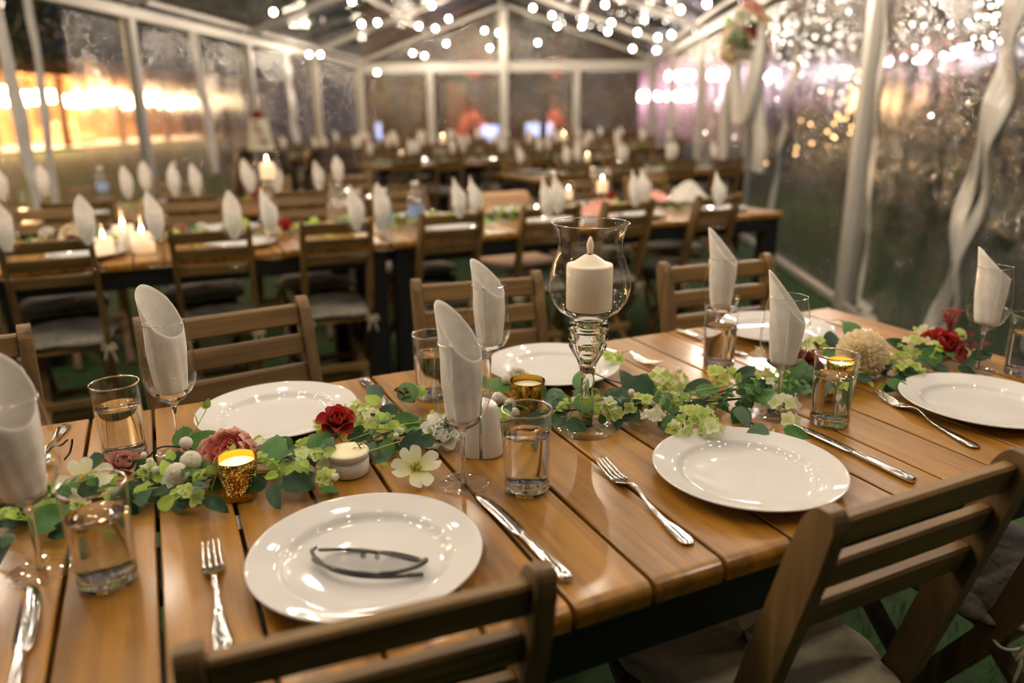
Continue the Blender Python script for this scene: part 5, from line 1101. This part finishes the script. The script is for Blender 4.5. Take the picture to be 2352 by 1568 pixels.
# barrels, one with the cake
bx = (1.0457, 8.1643, 0.95)
def barrel(loc, label):
    o = empty('barrel', (loc[0], loc[1], 0), .3, label, 'barrel')
    n = 20; H = .93
    def rad(z): return .24+.075*math.sin(PI*z/H)
    for k in range(n):
        a0 = 2*PI*k/n+.012; a1 = 2*PI*(k+1)/n-.012; v = []; f = []; m = 8
        for i in range(m+1):
            z = H*i/m; r = rad(z)
            for (a, rr) in ((a0, r-.02), (a0, r), (a1, r), (a1, r-.02)): v.append((rr*math.cos(a), rr*math.sin(a), z))
        for i in range(m):
            for q in range(4): l = (q+1) % 4; f.append([i*4+q, i*4+l, (i+1)*4+l, (i+1)*4+q])
        f += [[3, 2, 1, 0], [m*4, m*4+1, m*4+2, m*4+3]]; part('stave', mesh('stave', v, f, M['barrel']), o)
    for z in (.05, .22, .70, .87): part('hoop', MB().lathe([(rad(z), z-.02), (rad(z)+.005, z-.02), (rad(z+.02)+.005, z+.02), (rad(z+.02), z+.02)], 32).me('hoop', M['hoop']), o)
    part('lid', MB().lathe([(0, H-.03), (.225, H-.03), (.225, H-.015), (0, H-.015)][::1], 28).me('lid', M['barrel']), o); return o
barrel(bx, 'dark oak barrel by the left wall carrying the white cake')
b2 = (bx[0]+.66, bx[1]-.15); barrel(b2, 'dark oak barrel right of the one with the cake')
ck = empty('cake', (bx[0], bx[1], .915), 0, 'tall tapered white cake with a cascade of red flowers on the left barrel', 'cake')
part('icing', MB().lathe([(0, 0), (.125, 0), (.128, .01), (.085, .30), (.078, .31), (0, .312)], 40).me('icing', M['icing'], True), ck)
part('board', MB().lathe([(0, -.001), (.16, -.001), (.16, .004), (0, .004)], 32).me('board', M['ceramic']), ck)
for i, (t, rr) in enumerate(((0, .045), (.2, .04), (.42, .045), (.62, .035), (.82, .045))):
    z = .34-.30*t; a = -2.2+.9*t; r_ = .075+.05*(1-z/.31) if z < .31 else .03
    b_ = bloom('rose', 'rose', (math.cos(a)*r_, math.sin(a)*r_, z), rr, (math.cos(a), math.sin(a), .4), None, mat='red' if i % 2 == 0 else 'mauve', parent=ck)
# swag with drapes on the right wall post
sw = empty('flower_swag', (4.9067, 5.6192, 1.9032), 0, 'bunch of red, cream and blush flowers high on the right wall post', 'flower arrangement')
rs_ = random.Random(4)
for i in range(16):
    d = Vector((rs_.gauss(0, 1), rs_.gauss(0, 1), rs_.gauss(0, 1.1))).normalized(); q = d*rs_.uniform(.08, .20); q.z *= 1.2
    mt = rs_.choice(['red', 'cream', 'cream', 'blush', 'ivory', 'blush', 'mauve', 'ivory'])
    bloom('rose', rs_.choice(['rose', 'ranunculus']), q, rs_.uniform(.06, .085), d+Vector((-.3, -.8, 0)), None, mat=mt, parent=sw)
for i in range(40):
    d = Vector((rs_.gauss(0, 1), rs_.gauss(0, 1), rs_.gauss(0, 1))).normalized(); leaf(sw, d*rs_.uniform(.08, .20), rs_.uniform(.05, .09), rs_.uniform(0, 360), rs_.choice('dmgl'), rs_.uniform(0, 90))
dr = empty('drape', (5.4241, 6.2046, 1.9117), 0, 'white fabric drape with three falls hanging below the flower swag on the right wall post', 'drape')
dc = Vector((5.4241, 6.2046, 1.9117))
def dl(p): return Vector(p)-dc
cloth_strip('fabric_fall', [dl(q) for q in ((4.9769, 5.4981, 1.9653), (4.9591, 5.4658, 1.6431), (4.9195, 5.394, 1.2781), (4.8326, 5.2367, 0.9882), (4.8588, 5.2841, 0.744))], .26, dr, 4, .03, lambda v: .6+.5*v)
cloth_strip('fabric_fall', [dl(q) for q in ((5.4952, 6.437, 1.9121), (5.5182, 6.4786, 1.5829), (5.5915, 6.6114, 1.1531), (5.5874, 6.6039, 0.749))], .26, dr, 4, .03, lambda v: .45+.75*math.sin(v*2.6))
cloth_strip('fabric_loop', [dl(q) for q in ((5.3104, 6.2057, 1.869), (5.1868, 6.0232, 1.521), (4.9382, 5.6348, 1.147), (4.8819, 5.4708, 1.3524), (4.866, 5.4006, 1.6378), (4.9085, 5.4361, 1.8524))], .34, dr, 4, .035, lambda v: .45+.65*math.sin(v*PI))

# ------------------------------------------------------------ outdoors
# pavilion beyond the left wall
def wbox(mb, s0, s1, l0, l1, z0, z1, bev=.01):
    Mx = Matrix(((T.x, N.x, 0, 0), (T.y, N.y, 0, 0), (0, 0, 1, 0), (0, 0, 0, 1))); v, f = bbox((s0, l0, z0), (s1, l1, z1), bev)
    return mb.add(v, [q[::-1] for q in f], Mx)
pv = empty('pavilion', (0, 0, 0), 0, 'warmly lit garden building with an awning and rows of lamps beyond the left wall', 'building')
part('wall', wbox(MB(), 14, 50, -25.0, -24.6, 0, 3.2).me('wall', M['warmwall']), pv)
part('floor_slab', wbox(MB(), 13, 51, -25, -19.5, 0, .12).me('floor_slab', M['canvas']), pv)
av = MB(); wbox(av, 12, 52, -25, -19.2, 3.25, 3.4); wbox(av, 12, 52, -19.3, -19.15, 2.75, 3.3); part('awning', av.me('awning', M['awning']), pv)
for s in range(14, 52, 4): part('column', wbox(MB(), s-.12, s+.12, -19.9, -19.66, 0, 3.25).me('column', M['bark']), pv)
for i, s in enumerate([14.5+1.25*k for k in range(23)]):
    for l in (-20.4, -22.5):
        if (i*7+int(l)) % 5 == 0 and l < -22: continue
        b = part('lamp', wbox(MB(), -.45, .45, -.22, .22, 0, .26, .05).me('lamp', M['warm_lamp']) if i == 0 and l == -20.4 else bpy.data.meshes['lamp'], pv, tp(s, l, 1.75+.35*(l < -21)+.1*math.sin(i*2.1)))
for s in (17, 23, 29, 36, 43):
    wd = part('window', wbox(MB(), s-.8, s+.8, -24.62, -24.55, .9, 1.7).me('window', M['oak']), pv)
for i, (s, l) in enumerate(((15.5, -20.8), (20.5, -21.5), (26, -21), (33, -21.5))):
    o = empty('sofa', tp(s, l, .12), -TH, 'pale cushioned garden sofa inside the pavilion, '+['nearest', 'second nearest', 'second farthest', 'farthest'][i]+' one', 'sofa')
    part('seat', MB().box((-.5, -1, 0), (.5, 1, .42), .06).me('seat', M['cream'] if 0 else M['tan']), o); part('backrest', MB().box((-.5, -1, .42), (-.3, 1, .95), .06).me('backrest', M['tan']), o)
lamp('pavilion_light', 'POINT', tp(18, -19, 2.5), 900, (1, .58, .26), .3); lamp('pavilion_light', 'POINT', tp(27, -20, 2.5), 1100, (1, .58, .26), .3)
lamp('lawn_light', 'POINT', tp(11, -11, 2.6), 900, (1, .62, .18), .2)
# building with white tubes beyond the right wall
rb = empty('terrace_building', (0, 0, 0), 0, 'long low building with a red fascia and bright white tube lights beyond the right wall', 'building')
part('wall', wbox(MB(), 8, 44, 12.6, 13.0, 0, 3.6).me('wall', P('plum_wall', (.32, .17, .20), .9)), rb)
part('fascia', wbox(MB(), 8, 44, 11.0, 12.6, 3.1, 3.35).me('fascia', P('red_fascia', (.36, .06, .06), .7)), rb)
for i in range(13):
    s = 11+2.5*i
    part('tube_light', wbox(MB(), s, s+1.7, 11.2, 11.35, 2.75, 2.98, .04).me('tube_light', M['cool_lamp']), rb)
for s in range(10, 44, 5): part('column', wbox(MB(), s-.1, s+.1, 11.1, 11.3, 0, 3.1).me('column', P('dark_post', (.05, .04, .04), .8)), rb)
part('end_wall', wbox(MB(), 34, 34.4, 2.0, 13, 0, 3.4).me('end_wall', bpy.data.materials['plum_wall']), rb)
for l0 in (2.9, 4.2): part('tube_light', wbox(MB(), 33.4, 33.6, l0, l0+1.1, 1.75, 2.05, .04).me('tube_light', M['cool_lamp']), rb)
for l0 in (2.7, 4.4, 6.1): part('tube_light', wbox(MB(), 33.4, 33.6, l0+1.5, l0+2.6, 2.55, 2.85, .04).me('tube_light', M['cool_lamp']), rb)
# brick building behind the gable
fb = empty('brick_building', (0, 0, 0), 0, 'dark red brick building behind the far gable', 'building')
part('wall', wbox(MB(), 25, 25.4, -6.4, 2.3, 0, 4.4).me('wall', M['brick']), fb)
part('roof', wbox(MB(), 24.5, 32, -6.8, 2.6, 4.4, 4.6).me('roof', M['black']), fb)
dd = part('door', wbox(MB(), 24.92, 25.02, (-3.7052,)[0], (-3.116,)[0], 0, 2.2).me('door', P('orange_door', (.42, .12, .05), .6)), fb)
for i, (a, b, z0, z1) in enumerate((((-2.6544,)[0], (-2.0267,)[0], .35, .95), ((-1.2624,)[0], (-0.3355,)[0], .30, 1.0), ((-6.0375,)[0], (-5.8243,)[0], .25, 1.05))):
    w_ = part('window', wbox(MB(), 24.93, 25.0, a, b, z0, z1).me('window', M['alu']), fb)
    part('pane', wbox(MB(), 24.90, 24.94, a+.06, b-.06, z0+.06, z1-.06, .003).me('pane', M['blue_glow']), w_)
for px_l, lb in (((-2.8641,)[0], 'left'), ((-0.3217,)[0], 'right')):
    sc = empty('wall_sconce', tp(24.85, px_l, 1.85), -TH, 'up and down wall lamp on the brick building, '+lb+' one', 'wall lamp', 'wall lamps on the brick building')
    part('housing', MB().lathe([(.07, -.10), (.075, -.10), (.075, .10), (.07, .10)], 16).me('housing', M['black']), sc)
    for sg in (-1, 1):
        part('glow', MB().lathe([(0, -.01), (.065, -.01), (.065, .01), (0, .01)], 16).me('glow', M['sconce_glow']), sc, (0, 0, sg*.09))
        l_ = lamp('sconce_light', 'SPOT', tp(24.72, px_l, 1.85+sg*.12), 140, (1, .42, .34), .05, tp(24.86, px_l, 1.85+sg*1.5), math.radians(70))
lamp('yard_light', 'POINT', tp(21, -6, 3.6), 120, (1, .75, .6), .2)
# trees and shrubs
tc_ = 0
def tree(loc, h, r, label, seed, cat='tree', trunk=True, nleaf=2600):
    q = random.Random(seed); o = empty('tree' if trunk else 'shrub', (loc[0], loc[1], 0), 0, label, cat)
    if trunk:
        mb = MB(); mb.tube([(0, 0, 0), (.08, .03, h*.35), (0, .05, h*.7)], [.13, .09, .04], 8)
        for k in range(6): a = q.uniform(0, 6.28); z = h*q.uniform(.3, .55); mb.tube([(0, 0, z), (math.cos(a)*r*.5, math.sin(a)*r*.5, z+h*.22)], [.045, .015], 6)
        part('trunk', mb.me('trunk', M['bark']), o)
    v = []; f = []
    blobs = [(Vector((q.gauss(0, r*.4), q.gauss(0, r*.4), (h*.62 if trunk else h*.45)+q.gauss(0, h*.16))), r*q.uniform(.3, .55)) for _ in range(14)]
    for i in range(nleaf):
        c, rr = q.choice(blobs); d = Vector((q.gauss(0, 1), q.gauss(0, 1), q.gauss(0, 1))).normalized(); p = c+d*rr*q.uniform(.6, 1.05)
        if p.z < .05: continue
        n_ = (d+Vector((q.uniform(-.6, .6), q.uniform(-.6, .6), q.uniform(-.6, .6)))).normalized(); x = n_.orthogonal().normalized(); y = n_.cross(x); s = q.uniform(.05, .12)
        k = len(v); v += [p-x*s, p-y*s*.5, p+x*s, p+y*s*.5]; f.append([k, k+1, k+2, k+3])
    c_ = part('foliage', mesh('foliage', v, f, M['foliage']), o); c_['kind'] = 'stuff'
    return o
spots = [(tp(9.5, 5.6, 0), 4.6, 1.9, 'dark tree outside the right wall, nearest the camera'), (tp(13.5, 8.4, 0), 5.2, 2.0, 'dark tree outside the right wall, second from the camera'), (tp(17.6, 6.2, 0), 5.2, 2.0, 'dark tree outside the right wall, third from the camera'), (tp(23, 7.6, 0), 5.5, 2.2, 'dark tree outside the right wall, farthest from the camera'),
         (tp(20.8, -9.2, 0), 6.5, 2.4, 'tree between the gable and the brick building, left'), (tp(21.5, -.6, 0), 6.5, 2.2, 'tree between the gable and the brick building, right'), (tp(21, -15.2, 0), 6, 2.3, 'tree beyond the left wall towards the far corner')]
for i, (p, h, r, l) in enumerate(spots): tree(p, h, r, l, 50+i)
for i, (p, h, r, l) in enumerate(((tp(6.2, 3.6, 0), 1.5, .9, 'dark shrub outside the right wall by the large wavy hem'), (tp(8.5, 3.9, 0), 1.5, .9, 'dark shrub outside the right wall beside the near tent post'), (tp(11.2, 4.3, 0), 1.6, 1.0, 'dark shrub with fairy lights outside the right wall'), (tp(14, 4.3, 0), 1.6, 1.1, 'dark shrub outside the right wall farther back'))):
    s_ = tree(p, h, r, l, 80+i, 'shrub', False, 2200)
fq = random.Random(8)
fm_ = MB().lathe([(0, -.012), (.012, 0), (0, .012)], 6).me('fairy_bulb', M['fairy'], True)
fs = empty('fairy_lights', tp(10.4, 3.72, 0), 0, 'cluster of warm fairy lights in the shrubbery beyond the near tent post', 'fairy lights')
for i in range(60):
    part('fairy_bulb', fm_, fs, (fq.gauss(0, .22), fq.gauss(0, .3), fq.uniform(.7, 1.75)) if i < 45 else tuple(T*fq.uniform(-3.5, 3)+N*fq.uniform(-.5, .2)+Vector((0, 0, fq.uniform(.1, 1.2)))))
fw = MB().lathe([(0, -.010), (.010, 0), (0, .010)], 6).me('fairy_bulb', M['fairy_white'], True)
for k, (s0, s1, q0, q1, z0, z1, nb, nmx) in enumerate(((5.4, 8.6, .40, .56, 1.75, 2.6, 210, 'nearest the camera'), (9.0, 12.5, .255, .37, 1.9, 2.9, 170, 'just beyond the near tent post'), (13, 17, .13, .24, 2.2, 3.1, 70, 'farthest back'))):
    ws = empty('fairy_lights', tp((s0+s1)/2, (s0+s1)/2*(q0+q1)/2, 0), 0, 'white fairy lights in the trees beyond the right wall, '+nmx, 'fairy lights', 'white fairy lights in the trees'); c0 = ws.location.copy()
    x = None
    for i in range(nb):
        if x is None or fq.random() < .07: x = [fq.uniform(s0, s1), fq.uniform(q0, q1), fq.uniform(z0, z1)]; dd_ = fq.uniform(0, 6.28)
        dd_ += fq.uniform(-.6, .6); x[1] += math.cos(dd_)*.009; x[2] += math.sin(dd_)*.07; x[0] += fq.uniform(-.08, .08)
        part('fairy_bulb', fw, ws, tp(x[0], x[0]*x[1]+fq.gauss(0, .13), x[2]+fq.gauss(0, .10))-c0, sc=fq.uniform(.45, 1.15))
lamp('fairy_glow', 'POINT', tp(10.4, 3.4, 1.4), 30, (1, .55, .25), .15)
lamp('garden_light', 'POINT', tp(8.5, 3.0, 3.0), 45, (1, .85, .75), .1)
# prototypes never used keep out of the picture
